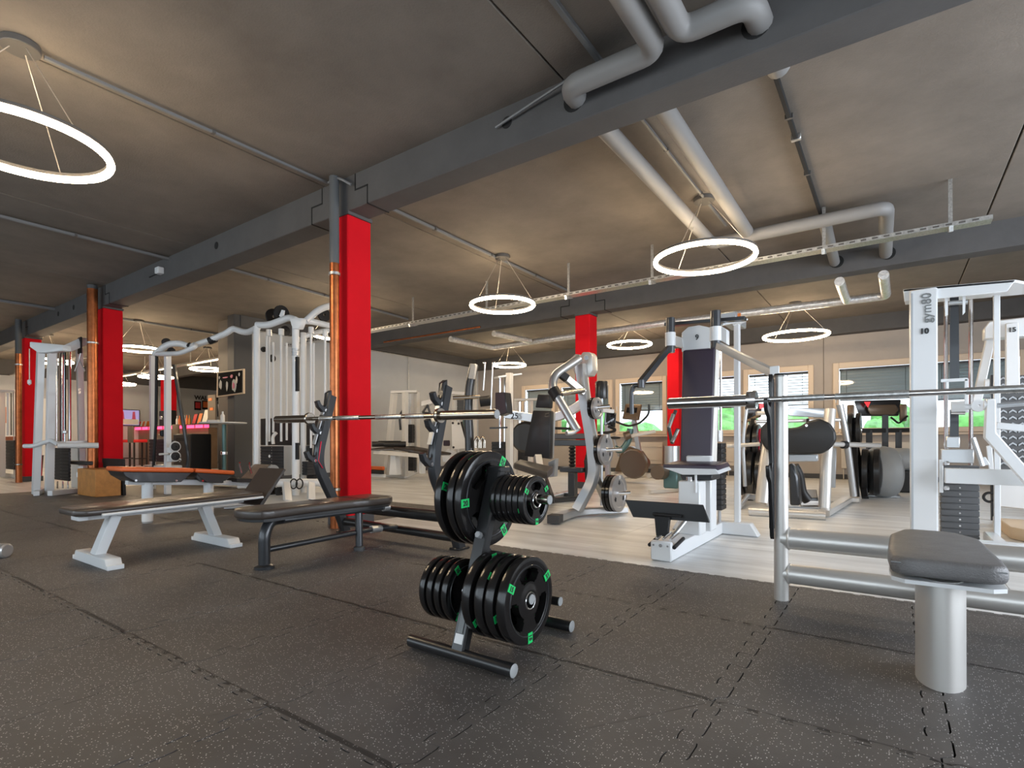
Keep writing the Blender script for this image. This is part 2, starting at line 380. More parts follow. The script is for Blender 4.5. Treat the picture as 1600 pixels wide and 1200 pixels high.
# window wall: built in pieces round the openings
wins = [(-11.0, -9.62), (-9.5, -7.46), (-7.34, -5.66), (-4.3, -3.56), (-3.46, -1.72), (-1.28, .52), (.64, 2.4)]
SILL, HEAD = 1.18, 2.98
ww = MB().bb((-13.3, 16.2, 0), (6.4, 16.4, SILL)).bb((-13.3, 16.2, HEAD), (6.4, 16.4, CZ+.1))
xs = [-13.3]+[v for w in wins for v in w]+[6.4]
for i in range(0, len(xs), 2):
    ww.bb((xs[i], 16.2, SILL), (xs[i+1], 16.4, HEAD))
wb = struct('wall_back', ww, 'wall_beige')
struct('window_sill', MB().bb((-11.1, 16.08, SILL-.06), (2.5, 16.25, SILL-.01), .006), 'window_frame', wb)
struct('wall_seam', MB().bb((-1.505, 16.19, 0), (-1.49, 16.21, 3.7)), 'brown_wall', wb)
for n_, (a, b) in enumerate(wins):
    fr_ = MB(); t = .13
    fr_.bb((a, 16.14, SILL), (a+t, 16.22, HEAD), .01).bb((b-t, 16.14, SILL), (b, 16.22, HEAD), .01)
    fr_.bb((a+t, 16.14, SILL), (b-t, 16.22, SILL+.12), .01).bb((a+t, 16.14, HEAD-.15), (b-t, 16.22, HEAD), .01)
    wo = struct('window_%d' % (n_+1), fr_, 'window_frame')
    struct('pane', MB().bb((a+t, 16.185, SILL+.12), (b-t, 16.19, HEAD-.15)), 'window_glass', wo)
    tilt = 1.15 if n_ not in (3, 4) else .35; low = 1.95 if n_ != 5 else 2.02
    struct('window_handle', MB().bb((a+.05, 16.10, 1.95), (a+.075, 16.14, 2.1), .005), 'white_metal', wo)
    z = HEAD-.2
    sl = MB().box(((a+b)/2, 16.32, 0), (b-a-2*t-.02, .092, .004), M.Rotation(tilt, 3, 'X')).mesh('slat', smooth=False); sl.materials.append(MATS['blind'])
    while z > low:
        o = bpy.data.objects.new('slat', sl); COL.objects.link(o); o.parent = wo; o.location = (0, 0, z); z -= .078
    rl = MB().bb((a+t, 16.27, HEAD-.2), (b-t, 16.35, HEAD-.15)).bb((a+t+.01, 16.29, z+.01), (b-t-.01, 16.35, z+.045))
    for f_ in (.16, .84): rl.cyl((a+(b-a)*f_, 16.28, z+.03), (a+(b-a)*f_, 16.28, HEAD-.2), .006, n=6)
    struct('blind_rail', rl, 'charcoal_wall', wo)
# radiators under the windows
for (a, b) in ((-6.9, -5.75), (-3.9, -2.5), (-1.1, .4)):
    r_ = MB().bb((a, 16.04, .28), (b, 16.12, .95), .01)
    t = one('radiator', r_, 'radiator', {-6.9: 'cream flat radiator under the window behind the exercise bike', -3.9: 'cream flat radiator under the pair of narrow windows', -1.1: 'cream flat radiator under the right window behind the treadmill'}[a], 'radiator', ((a+b)/2, 16.08, .28))
    for i in range(2): obj('rail', MB().bb((a, 16.02, .40+i*.4), (b, 16.04, .43+i*.4)).mesh('rail', ((a+b)/2, 16.08, .28)), 'radiator', t)
    obj('pipe', MB().cyl((b-.05, 16.1, 0), (b-.05, 16.1, .3), .012).cyl((a+.05, 16.1, 0), (a+.05, 16.1, .3), .012).mesh('pipe', ((a+b)/2, 16.08, .28)), 'radiator', t)
# side and rear walls with the glazed fronts the daylight comes through
struct('wall_right', MB().bb((6.3, -5.3, 0), (6.5, -.2, CZ+.1)).bb((6.3, 9.2, 0), (6.5, 16.4, CZ+.1)).bb((6.3, -.2, 0), (6.5, 9.2, .45)).bb((6.3, -.2, 3.5), (6.5, 9.2, CZ+.1)), 'wall_beige')
struct('wall_front', MB().bb((-27.3, -5.3, 0), (-16.2, -5.1, CZ+.1)).bb((4.8, -5.3, 0), (6.4, -5.1, CZ+.1)).bb((-6.8, -5.3, 0), (-6.6, -5.1, CZ)).bb((-16.2, -5.3, 0), (4.8, -5.1, .45)).bb((-16.2, -5.3, 3.5), (4.8, -5.1, CZ+.1)), 'wall_white')
struct('baseboard_end', MB().bb((-13.05, 7.2, 0), (-13.02, 16.2, .12)), 'charcoal_wall')
struct('baseboard_back', MB().bb((-13.05, 16.17, 0), (6.3, 16.2, .12)), 'charcoal_wall')
# hedge and ground beyond the far windows
one('lawn', MB().bb((-30, 16.6, -.3), (15, 40, -.05)), 'hedge', 'green lawn seen through the far windows', 'lawn', (0, 20, -.3))
hg = MB()
for i in range(110):
    c = (random.uniform(-24, 8), random.uniform(21, 25), random.uniform(.2, 1.2+.9*math.sin(i*1.7)**2)); r0 = random.uniform(.4, .9)
    hg.lathe([(.01, -r0)]+[(r0*math.sin(PI*k/6)*random.uniform(.8, 1.1), -r0*math.cos(PI*k/6)) for k in range(1, 6)]+[(.01, r0)], c, n=9)
one('hedge', hg, 'hedge', 'loose green hedge outside beyond the window row', 'hedge', (-8, 23, 0))

# ================================================================ LAMPS, PIPES AND SERVICES
RL = []
def ring_lamp(x, y, z, R, label, dz=0.):
    t = Thing('ring_lamp', label, 'lamp', (x, y, z), 'ring pendant lamps')
    t.part('canopy', MB().lathe([(.001, CZ-.055), (.12, CZ-.055), (.125, CZ-.05), (.125, CZ-.005)], (x, y, 0), n=24), 'lamp_housing')
    t.part('diffuser', MB().torus((x, y, z), R, .028, n=48, k=8), 'ring_light')
    t.part('housing', MB().lathe([(R-.022, z+.024), (R+.022, z+.024), (R+.022, z+.05), (R-.022, z+.05), (R-.022, z+.024)], (x, y, 0), n=48), 'lamp_housing')
    for k in range(3):
        a = math.radians(20+120*k)
        t.part('cable', MB().cyl((x+.06*math.cos(a), y+.06*math.sin(a), CZ-.05), (x+R*math.cos(a), y+R*math.sin(a), z+.04), .0045, n=5), 'steel_cable')
ring_lamp(-5.49, 1.21, 3.29, .56, 'glowing white ring lamp on the left nearest the camera')
ring_lamp(-5.3, 7.22, 3.25, .52, 'glowing ring lamp hanging just right of the nearest red column')
ring_lamp(-1.96, 7.0, 3.30, .60, 'glowing ring lamp hanging from the twin ceiling pipes on the right')
ring_lamp(-15.56, 5.68, 3.34, .48, 'glowing ring lamp with a dark end gap right of the second red column')
ring_lamp(-1.79, 13.5, 3.33, .65, 'glowing ring lamp in front of the far right window')
ring_lamp(-5.9, 13.9, 3.62, .58, 'glowing ring lamp just left of the machine numbered 9')
ring_lamp(-10.03, 14.04, 3.42, .51, 'small glowing ring lamp near the far corner of the grey wall')
ring_lamp(-18.2, 8.6, 3.35, .49, 'glowing ring lamp left of the picture on the dark wall')
ring_lamp(-20.9, 8.15, 3.25, .50, 'glowing ring lamp in front of the red column behind the bar')
ring_lamp(-24.0, 8.0, 3.2, .6, 'far glowing ring lamp above the end of the bar beside the second column')
ring_lamp(-19.6, 4.9, 3.3, .55, 'far glowing ring lamp left of the white cable station')
ring_lamp(-24.5, 4.2, 3.3, .6, 'farthest glowing ring lamp at the left edge above the distant machine')
ring_lamp(-9.94, 7.42, 3.32, .5, 'glowing ring lamp half hidden by the red column beside the cable tower')

def pipe(pts, r, m, label, name='pipe', rad=.12, n=14, group=None):
    c = V(pts[0]); return one(name, MB().tube(pts, r, rad, n), m, label, 'pipe', c, group)
PZ = 3.88
pipe([(-1.42, -5, PZ), (-1.42, 3.86, PZ), (-2.17, 3.86, PZ), (-2.17, 8.14, PZ), (-.07, 8.14, PZ), (-.10, 10.2, PZ)], .085, 'pipe_paint', 'thick grey painted heating pipe, outer one of the ceiling pair')
pipe([(-1.22, -5, PZ), (-1.22, 3.80, PZ), (-.76, 3.80, PZ), (-.72, 4.6, PZ)], .085, 'pipe_paint', 'thick grey pipe bending right before it enters the nearest beam')
pipe([(-1.62, 4.3, PZ), (-1.65, 7.95, PZ)], .082, 'pipe_paint', 'thick grey painted pipe beside the ring lamp, right of the outer pipe')
pipe([(-.74, 8.14, PZ), (-.78, 10.2, PZ)], .075, 'pipe_paint', 'short grey pipe stub entering the second beam')
pipe([(-.73, 10.4, 3.62), (-.72, 11.8, 3.6)], .075, 'foil', 'crinkled foil wrapped pipe stub left of the last foil bend', rad=0)
pipe([(-.13, 10.4, 3.62), (-.11, 11.85, 3.6), (-4.2, 11.72, 3.6), (-9.1, 11.94, 3.6), (-9.2, 10.3, 3.6)], .075, 'foil', 'long crinkled foil wrapped pipe behind the second beam')
pipe([(-7.9, 10.4, 3.6), (-7.71, 11.72, 3.6)], .07, 'foil', 'short crinkled foil pipe left of the far red column', rad=0)
def conduit(pts, r, label, clips=True, m='conduit_grey'):
    t = Thing('conduit', label, 'conduit', pts[0]); t.part('tube', MB().rtube(pts, r*2, r*2, .05), m)
    a, b = V(pts[0]), V(pts[1]); n_ = int((b-a).length/1.1)
    if clips:
        for i in range(1, n_): p = a.lerp(b, i/n_); t.part('clip', MB().box(p, (r*3.4, .03, r*2.1)), 'lamp_housing')
conduit([(-5.48, 1.35, CZ-.035), (-5.44, 3.93, CZ-.035), (-5.40, 3.98, CZ-.035)], .014, 'grey cable conduit from the nearest left ring lamp to the first column')
conduit([(-9.78, -1.0, CZ-.035), (-9.84, 4.03, CZ-.035)], .022, 'dark ceiling conduit between the first and second columns')
conduit([(-1.88, -1.0, CZ-.03), (-1.92, 4.03, CZ-.035)], .022, 'thin grey ceiling conduit left of the two thick pipes')
conduit([(-.80, 4.34, CZ-.035), (-.80, 8.3, CZ-.035)], .02, 'black ceiling conduit with a pale clamp above the right ring lamp', m='void')
one('pipe_clamp', MB().box((-.80, 6.1, CZ-.03), (.09, .05, .06), None, .005), 'galvanised', 'pale metal clamp halfway along the black conduit', 'clamp', (-.8, 6.1, CZ-.05))
conduit([(-5.36, 4.34, CZ-.035), (-5.40, 9.7, CZ-.035)], .02, 'dark conduit along the slab joint past the ring lamp right of the column')
conduit([(-9.5, 4.34, CZ-.035), (-9.9, 9.5, CZ-.035)], .022, 'dark ceiling conduit above the cable tower')
conduit([(-15.56, 4.34, CZ-.035), (-15.6, 9.5, CZ-.035)], .025, 'dark conduit over the ring lamp right of the second column')
conduit([(-15.7, .5, CZ-.035), (-15.65, 4.03, CZ-.035)], .03, 'dark conduit on the ceiling at the far left')
conduit([(-1.94, 4.34, CZ-.035), (-1.94, 8.0, CZ-.035)], .014, 'thin dark cable run between the twin pipes')
# galvanised cable tray on hangers
def tray(y, z, xa, xb, label, hang):
    t = Thing('cable_tray', label, 'cable tray', (xa, y, z))
    t.part('channel', MB().sweep([(xa, y, z), (xb, y, z)], [(-.09, .05), (-.09, 0), (.09, 0), (.09, .05), (.085, .05), (.085, .006), (-.085, .006), (-.085, .05)]), 'galvanised')
    rungs = MB(); n_ = int((xb-xa)/.12)
    for i in range(n_): rungs.bb((xa+i*.12, y-.093, z+.015), (xa+i*.12+.06, y-.09, z+.035))
    o = t.part('slots', rungs, 'lamp_housing'); o['kind'] = 'stuff'
    for h in hang:
        t.part('hanger', MB().bb((h-.02, y-.02, z-.02), (h+.02, y+.0, CZ)), 'galvanised')
        t.part('bracket', MB().prism([(h-.02, y-.13, z-.005), (h-.02, y+.12, z-.005), (h-.02, y-.11, z-.07)], (.04, 0, 0)), 'galvanised')
tray(8.22, 3.5, -26.5, .92, 'galvanised perforated cable tray hanging in front of the second beam', [-22, -18.5, -13.5, -10.2, -8.4, -6.4, -4.6, -3.1, -.75, .55])
tray(5.6, 3.45, -26.5, -19.2, 'short galvanised cable tray seen left of the second column', [-24.2, -21.5])
pipe([(-11.5, 10.13, 3.74), (-8.1, 10.13, 3.74)], .02, 'copper', 'thin copper pipe below the cable tray along the second beam')
# copper rain pipes beside the columns
def downpipe(x, y, r, label, split=3.05, upper='upper_pipe_grey'):
    t = Thing('downpipe', label, 'pipe', (x, y, 0))
    t.part('pipe', MB().cyl((x, y, .0), (x, y, split), r, n=18), 'copper'); t.part('upper_pipe', MB().cyl((x, y, split), (x, y, 4.05), r, n=18), upper)
    for z in (.45, 2.93): t.part('collar', MB().lathe([(r, z-.02), (r+.012, z-.015), (r+.012, z+.015), (r, z+.02)], (x, y, 0), n=18), 'galvanised' if z > 2 else 'dark_chrome')
downpipe(-5.265, 3.90, .055, 'copper downpipe on the nearest red column, painted grey at the top')
downpipe(-12.74, 3.86, .088, 'thick copper downpipe in front of the second red column', 3.98)
downpipe(-17.75, 3.86, .065, 'dark and copper downpipe at the third red column on the far left', 3.2)
# small things on beams and ceiling
t = Thing('motion_sensor', 'small white box sensor fixed to the first beam', 'sensor', (-10.05, 4.0, 3.85))
t.part('box', MB().bb((-10.13, 3.93, 3.82), (-10.0, 4.03, 3.93), .01), 'white_metal'); t.part('arm', MB().cyl((-10.1, 3.95, 3.82), (-10.25, 3.9, 3.78), .01), 'black_plastic')
for i, (x, z) in enumerate(((-2.9, 3.93), (-8.25, 3.93), (-13.35, 3.9), (-14.4, 3.9), (-15.4, 3.9), (-2.2, 3.88), (-.77, 3.88))):
    struct('service_hole', MB().cyl((x, 4.026, z), (x, 4.05, z), .055 if i < 5 else .10, n=20), 'void', b1)
for x in (-.78, -.10): struct('service_hole', MB().cyl((x+.03, 10.146, 3.88), (x+.03, 10.17, 3.88), .10, n=20), 'void', b2)
pipe([(-13.0, 12.5, 3.85), (-13.0, 12.5, 1.9)], .012, 'galvanised', 'thin vertical conduit on the grey end wall', rad=0, n=6)
pipe([(-13.0, 7.3, 3.78), (-13.0, 16.0, 3.78), (-13.0, 16.0, 2.2)], .014, 'galvanised', 'thin grey pipe along the top of the end wall', n=6)
one('ceiling_cable', MB().tube([(-3.0, 3.99, 3.9), (-2.6, 3.97, 3.96), (-2.2, 3.92, 3.99)], .012, .1, 6), 'conduit_grey', 'loose grey cable leaving a hole in the nearest beam', 'cable', (-2.6, 3.97, 3.9))
one('ceiling_cable', MB().tube([(-5.40, 3.92, 4.03), (-5.2, 3.90, 4.03), (-5.05, 3.97, 3.93)], .014, .08, 6), 'conduit_grey', 'grey cable looping round the top of the nearest column', 'cable', (-5.3, 3.9, 4.0))

# ================================================================ WEIGHT PLATES
def plate_mesh(R, T, bore, style='grip', m='rubber_plate', name='weight_plate'):
    # disc about the X axis with real openings; style 'grip' = three kidney handles, 'round' = three round holes
    bm = bmesh.new(); n = 72
    rad = [bore, bore*1.35, R*.30, R*.36, R*.43, R*.50, R*.57, R*.64, R*.70, R*.745, R*.80, R*.93, R*.985, R]
    def th(r):
        q = r/R
        if r <= bore*1.36: return T*.50
        if q < .31: return T*.46
        if q < .76: return T*.38
        if q < .94: return T*.47
        if q < .99: return T*.43
        return T*.30
    if style == 'round': th_ = th; th = lambda r: T*.5 if r <= bore*1.36 else (T*.34 if r/R < .76 else (T*.5 if r/R < .94 else T*.4))
    def hole(i, j):
        a = (i+.5)/n*360 % 120; rm = (rad[j]+rad[j+1])/2/R
        if style == 'grip':
            if not .44 < rm < .745: return False
            w = 37 if .5 < rm < .70 else 30
            return abs(a-60) < w
        if style == 'round':
            x = rm*math.cos(math.radians(a-60))-.585; y = rm*math.sin(math.radians(a-60)); return x*x+y*y < .135**2
        return False
    if style == 'round': rad = [bore, bore*1.35]+[R*q for q in (.40, .44, .48, .52, .56, .60, .64, .68, .72, .76, .80, .93, .985, 1.)]
    K = len(rad)
    vt = [[None]*K for _ in range(n)]; vb = [[None]*K for _ in range(n)]
    for i in range(n):
        a = 2*PI*i/n+PI/2+PI/3
        for j in range(K):
            y, z = rad[j]*math.cos(a), rad[j]*math.sin(a); t = th(rad[j])
            vt[i][j] = bm.verts.new((t, y, z)); vb[i][j] = bm.verts.new((-t, y, z))
    solid = lambda i, j: 0 <= j < K-1 and not hole(i % n, j)
    for i in range(n):
        i2 = (i+1) % n
        for j in range(K-1):
            if not solid(i, j): continue
            bm.faces.new((vt[i][j], vt[i][j+1], vt[i2][j+1], vt[i2][j])); bm.faces.new((vb[i][j], vb[i2][j], vb[i2][j+1], vb[i][j+1]))
            if not solid(i, j+1): bm.faces.new((vt[i][j+1], vb[i][j+1], vb[i2][j+1], vt[i2][j+1]))
            if not solid(i, j-1): bm.faces.new((vt[i][j], vt[i2][j], vb[i2][j], vb[i][j]))
            if not solid(i+1, j): bm.faces.new((vt[i2][j], vt[i2][j+1], vb[i2][j+1], vb[i2][j]))
            if not solid(i-1, j): bm.faces.new((vt[i][j], vb[i][j], vb[i][j+1], vt[i][j+1]))
    for v in [v for v in bm.verts if not v.link_faces]: bm.verts.remove(v)
    if style == 'grip':       # moulded groove lines on the tread
        pass
    me = bpy.data.meshes.new(name); bmesh.ops.recalc_face_normals(bm, faces=bm.faces[:]); bm.to_mesh(me); bm.free()
    for p in me.polygons: p.use_smooth = True
    me.set_sharp_from_angle(angle=math.radians(32)); me.materials.append(MATS[m]); return me
def ring_mesh(R, r, x, m, name):      # thin bead about the X axis, at both faces
    mb = MB()
    for s_ in (-1, 1): mb.torus((s_*x, 0, 0), R, r, (1, 0, 0), 36, 5)
    me = mb.mesh(name); me.materials.append(MATS[m]); return me
def label_meshes(R, T, w, h, txt):
    out = []
    for k in range(3):
        a = math.radians(-90+120*k); c = V((0, R*.85*math.cos(a), R*.85*math.sin(a)))
        rot = M.Rotation(a+PI/2, 3, 'X')
        mb = MB(); mb.box(c+V((T*.47, 0, 0)), (.003, w, h), rot)
        me = mb.mesh('number_label', smooth=False); me.materials.append(MATS['green_label'])
        tx = text_mesh(txt, h*.62, .0008, .0012); bb_ = [max(v.co[i] for v in tx.vertices)+min(v.co[i] for v in tx.vertices) for i in (0, 1)]
        tx.transform(M.Translation((-bb_[0]/2, -bb_[1]/2, 0)))
        q = M(((0, 0, 1), (1, 0, 0), (0, 1, 0))).to_4x4()   # x->y, y->z, z->x
        tx.transform(M.Translation(c+V((T*.47+.0022, 0, 0))) @ rot.to_4x4() @ M.Rotation(-PI/2 if k == 0 else PI/2, 4, 'X') @ q); tx.materials.clear(); tx.materials.append(MATS['ink']); tx.name = 'number'
        out.append((me, tx))
    return out
class PlateKind:
    def __init__(s, R, T, bore, txt=None, style='grip', m='rubber_plate', lw=.035, lh=.045, hub='chrome'):
        s.R, s.T = R, T; s.me = plate_mesh(R, T, bore, style, m); s.hub = ring_mesh(bore*1.12, .004, T*.5, hub, 'hub_ring')
        s.edge = ring_mesh(R*.80, .0022, T*.47, 'graphite_metal', 'rim_bead') if style == 'grip' else None
        s.lab = label_meshes(R, T, lw, lh, txt) if txt else []
    def place(s, x, y, z, roll, label, group, full=True):
        o = bpy.data.objects.new('weight_plate', s.me); COL.objects.link(o); o.location = (x, y, z); o.rotation_euler.x = roll
        tag(o, label, 'weight plate', group)
        for me, nm in ((s.hub, 'hub_ring'), (s.edge, 'rim_bead')):
            if me: c = bpy.data.objects.new(nm, me); COL.objects.link(c); c.parent = o
        if full:
            for a, b in s.lab:
                c = bpy.data.objects.new('number_label', a); COL.objects.link(c); c.parent = o; c['label'] = 'bright green number label'
                d = bpy.data.objects.new('number', b); COL.objects.link(d); d.parent = c
        return o
ORD = ['outermost', 'second from outside', 'third from outside', 'fourth from outside', 'fifth from outside', 'innermost']

# ================================================================ PLATE TREE
TXC, TYC = -1.61, 2.16
t = Thing('plate_tree', 'black metal weight plate tree standing on the dark mats', 'plate rack', (TXC, TYC, 0))
for y0, dx in ((1.853, 0), (2.47, .065)):
    t.part('base_bar', MB().cyl((-1.915+dx, y0, .034), (-1.305-dx, y0, .034), .030, n=20), 'black_metal')
for y0, dx in ((1.853, 0), (2.47, .065)):
    for x0 in (-1.915+dx, -1.305-dx): t.part('end_cap', MB().lathe([(.001, .004), (.022, .004), (.0295, 0), (.0295, -.006)], (x0, y0, .034), (1 if x0 > -1.6 else -1, 0, 0), 18), 'cap_grey')
t.part('upright', MB().rtube([(TXC, 1.86, .05), (TXC, TYC-.015, .86)], .075, .05, up=(0, 1, 0)), 'black_metal')
t.part('rear_strut', MB().rtube([(TXC, 2.46, .05), (TXC, 2.02, .48)], .07, .06, up=(0, 1, 0)), 'black_metal')
t.part('top_cap', MB().bb((TXC-.04, TYC-.045, .845), (TXC+.04, TYC+.045, .875), .006), 'black_metal')
t.part('bolt', MB().cyl((TXC+.002, 1.985, .56), (TXC+.002, 2.02, .545), .016, n=6), 'silver_metal')
st = t.part('label_sticker', MB().prism([(TXC-.024, 1.845, .085), (TXC+.024, 1.845, .085), (TXC+.024, 1.925, .30), (TXC-.024, 1.925, .30)], (0, .003, 0)), 'white_label', label='white information sticker')
t.part('sticker_print', MB().box((TXC, 1.885, .2), (.03, .003, .15), M.Rotation(math.radians(-20), 3, 'X')), 'grey_ink', parent=st)
pegs = [(-1.31, 2.15, .725, 1), (-1.93, 2.15, .72, -1), (-1.30, 1.98, .305, 1), (-1.88, 1.98, .29, -1), (-1.36, 2.33, .20, 1), (-1.88, 2.33, .20, -1)]
for x, y, z, s_ in pegs:
    p = t.part('peg', MB().cyl((TXC, y, z), (x, y, z), .023, n=16), 'dark_chrome' if z > .6 else 'black_metal')
    t.part('peg_cap', MB().cyl((x, y, z), (x+s_*.004, y, z), .022, n=16), 'cap_grey', parent=p)
K20 = PlateKind(.238, .046, .032, '20', lw=.040, lh=.056); K15 = PlateKind(.192, .050, .032, '15', lw=.034, lh=.046)
K10 = PlateKind(.150, .036, .032, '10', lw=.03, lh=.038); K5 = PlateKind(.117, .033, .030, '5', lw=.022, lh=.028)
for i, x in enumerate((-1.672, -1.722, -1.80)): K20.place(x, 2.15, .712, (.55, 1.5, .2)[i], ('large black plate nearest the upright on the upper left peg', 'large black plate in the middle of the upper left peg', 'large black plate with a gap beside it, outermost on the upper left peg')[i], 'large plates on the upper left peg')
for i in range(6): K5.place(-1.395-i*.0335, 2.15, .718, (0, .9, 1.7, .4, 1.2, .1)[i], 'small black plate, %s on the upper right peg of the plate tree' % ORD[i], 'small plates on the upper right peg', i < 2)
for i, x in enumerate((-1.33, -1.392, -1.448, -1.52)): K15.place(x, 1.98, .298, (0, .8, 1.9, 1.1)[i], 'medium black plate, %s on the lower right peg' % ORD[i if i < 3 else 5], 'plates on the lower right peg')
for i in range(4): K10.place(-1.825+i*.047, 1.98, .285, (.5, 1.1, .2, 1.6)[i], 'black plate, %s on the lower left peg' % ORD[i if i < 3 else 5], 'plates on the lower left peg', i == 3)
K15.place(-1.545, 2.33, .20, .6, 'black plate peeking out on the rear lower right peg', 'plates on the rear peg')

# ================================================================ BLACK BENCH PRESS STATION
t = Thing('bench_press_station', 'black bench press station with twin hooked uprights and a padded bench', 'bench press', (-4.1, 3.0, 0))
BX = -4.09
pad = MB(); outl = []
for (x, y) in ((-.20, 2.32), (-.19, 2.24), (-.13, 2.185), (-.05, 2.165), (.05, 2.165), (.13, 2.185), (.19, 2.24), (.20, 2.32), (.175, 2.62), (.175, 3.1), (.20, 3.25), (.20, 3.5), (.17, 3.56), (-.17, 3.56), (-.20, 3.5), (-.20, 3.25), (-.175, 3.1), (-.175, 2.62)): outl.append((BX+x, y, .405))
t.part('bench_pad', pad.prism(outl, (0, 0, .075), .022, 3), 'brown_vinyl')
t.part('pad_base', MB().prism([(BX+(x-BX)*.93, 2.86+(y-2.86)*.97, .385) for x, y, z in outl], (0, 0, .022)), 'black_metal')
t.part('pad_seam', MB().bb((BX-.178, 2.88, .479), (BX+.178, 2.888, .483)).bb((BX-.19, 3.20, .479), (BX+.19, 3.207, .483)), 'black_plastic')
t.part('front_leg', MB().sweep([(-4.05, 2.34, .0), (-4.05, 2.34, .27), (-4.07, 2.40, .37), (-4.08, 2.95, .385), (-4.08, 3.55, .385)], [(.045*math.cos(2*PI*i/12), .045*math.sin(2*PI*i/12)) for i in range(12)], rad=.12, up=(1, 0, 0)), 'graphite_metal')
t.part('front_foot', MB().lathe([(.001, 0), (.075, 0), (.075, .022), (.05, .035)], (-4.05, 2.34, 0)), 'graphite_metal')
t.part('rear_leg', MB().cyl((-4.02, 3.24, .01), (-4.05, 3.26, .38), .034), 'graphite_metal')
t.part('rear_foot', MB().lathe([(.001, 0), (.05, 0), (.05, .03), (.036, .04)], (-4.02, 3.24, 0)), 'cap_rubber')
t.part('lower_brace', MB().tube([(-4.05, 2.36, .145), (-4.05, 3.42, .165), (-4.05, 3.72, .15)], .024), 'graphite_metal')
t.part('brace_collar', MB().cyl((-4.05, 3.40, .165), (-4.05, 3.52, .158), .034), 'silver_metal')
t.part('upper_brace', MB().tube([(-3.96, 2.45, .375), (-3.96, 3.52, .37)], .022), 'graphite_metal')
t.part('brace_knob', MB().cyl((-3.95, 3.46, .37), (-3.95, 3.53, .37), .032), 'silver_metal')
t.part('upper_crossbeam', MB().sweep([(-4.97, 3.69, .305), (-3.28, 3.69, .305)], [(.04*math.cos(2*PI*i/14), .055*math.sin(2*PI*i/14)) for i in range(14)]), 'black_metal')
t.part('lower_crossbeam', MB().cyl((-4.97, 3.77, .125), (-3.28, 3.77, .105), .042), 'black_metal')
for x, xt in ((-4.95, -4.95), (-3.29, -3.29)):
    path = [(x, 3.80, 0), (x, 3.72, .22), (x, 3.46, .72), (x, 3.46, .90), (xt, 3.62, 1.49)]
    t.part('upright', MB().sweep(path, [(-.045, -.035), (-.02, -.05), (.02, -.05), (.045, -.035), (.045, .04), (-.045, .04)], rad=.16, up=(0, 1, 0), scale=None), 'graphite_metal')
    t.part('foot_plate', MB().bb((x-.06, 3.72, 0), (x+.06, 3.88, .02), .006), 'black_metal')
    for hi, hz in enumerate((.83, 1.12, 1.36)):
        hy = 3.455+(hz-.90)*.27 if hz > .9 else 3.45
        prof = [(hy-.03, hz-.06), (hy-.07, hz-.05), (hy-.13, hz+.0), (hy-.15, hz+.06), (hy-.12, hz+.075), (hy-.10, hz+.03), (hy-.06, hz+.005), (hy-.035, hz+.03), (hy-.02, hz+.16), (hy+.03, hz+.19), (hy+.03, hz-.04)]
        h = t.part('bar_hook', MB().prism([(x-.03, y, z) for y, z in prof], (.06, 0, 0), .003), 'graphite_metal')
        t.part('hook_bolt', MB().cyl((x-.036, hy-.045, hz-.03), (x+.036, hy-.045, hz-.03), .017, n=10), 'chrome', parent=h)
    t.part('hook_liner', MB().rtube([(x, 3.405, .97), (x, 3.52, 1.33)], .05, .014, up=(0, 1, 0)), 'silver_metal')
t.part('band', MB().rtube([(-4.90, 3.46, 1.0), (-4.89, 3.42, .80), (-4.89, 3.47, .72)], .014, .006), 'red_plastic', label='thin red band')
def barbell(name, xa, xb, y, z, label, rs, rb, sleeve, collar, m, msl, dz=0.):
    L = V((xa, y, z)), V((xb, y, z+dz)); d = (L[1]-L[0]).normalized(); t = Thing(name, label, 'barbell', ((xa+xb)/2, y, z+dz/2))
    t.part('shaft', MB().cyl(L[0]+d*sleeve, L[1]-d*sleeve, rb, n=14), m)
    for a, s_ in ((L[0], 1), (L[1], -1)):
        t.part('sleeve', MB().cyl(a, a+d*s_*sleeve, rs, n=24), msl)
        t.part('collar', MB().lathe([(rb, -.0), (rs*1.55, 0), (rs*1.6, .01), (rs*1.6, collar), (rs*1.5, collar+.008), (rb, collar+.008)], a+d*s_*(sleeve-.01), d*s_, 24), m)
        t.part('end_cap', MB().cyl(a-d*s_*.002, a, rs*.88, n=24), 'cap_grey')
    c = (L[0]+L[1])/2; h = (L[1]-L[0]).length/2-sleeve
    for q in (-.78, -.50, -.18, .18, .50, .78):
        pass
    for q0, q1 in ((-.80, -.56), (-.50, -.13), (.13, .50), (.56, .80)):
        t.part('knurling', MB().lathe([(rb*1.06, 0), (rb*1.13, .003), (rb*1.13, (q1-q0)*h), (rb*1.06, (q1-q0)*h+.003)], c+d*q0*h, d, 16), 'galvanised')
barbell('barbell', -5.60, -2.54, 3.385, 1.245, 'steel barbell racked across the black bench press station', .040, .020, .60, .03, 'dark_chrome', 'dark_chrome', -.035)

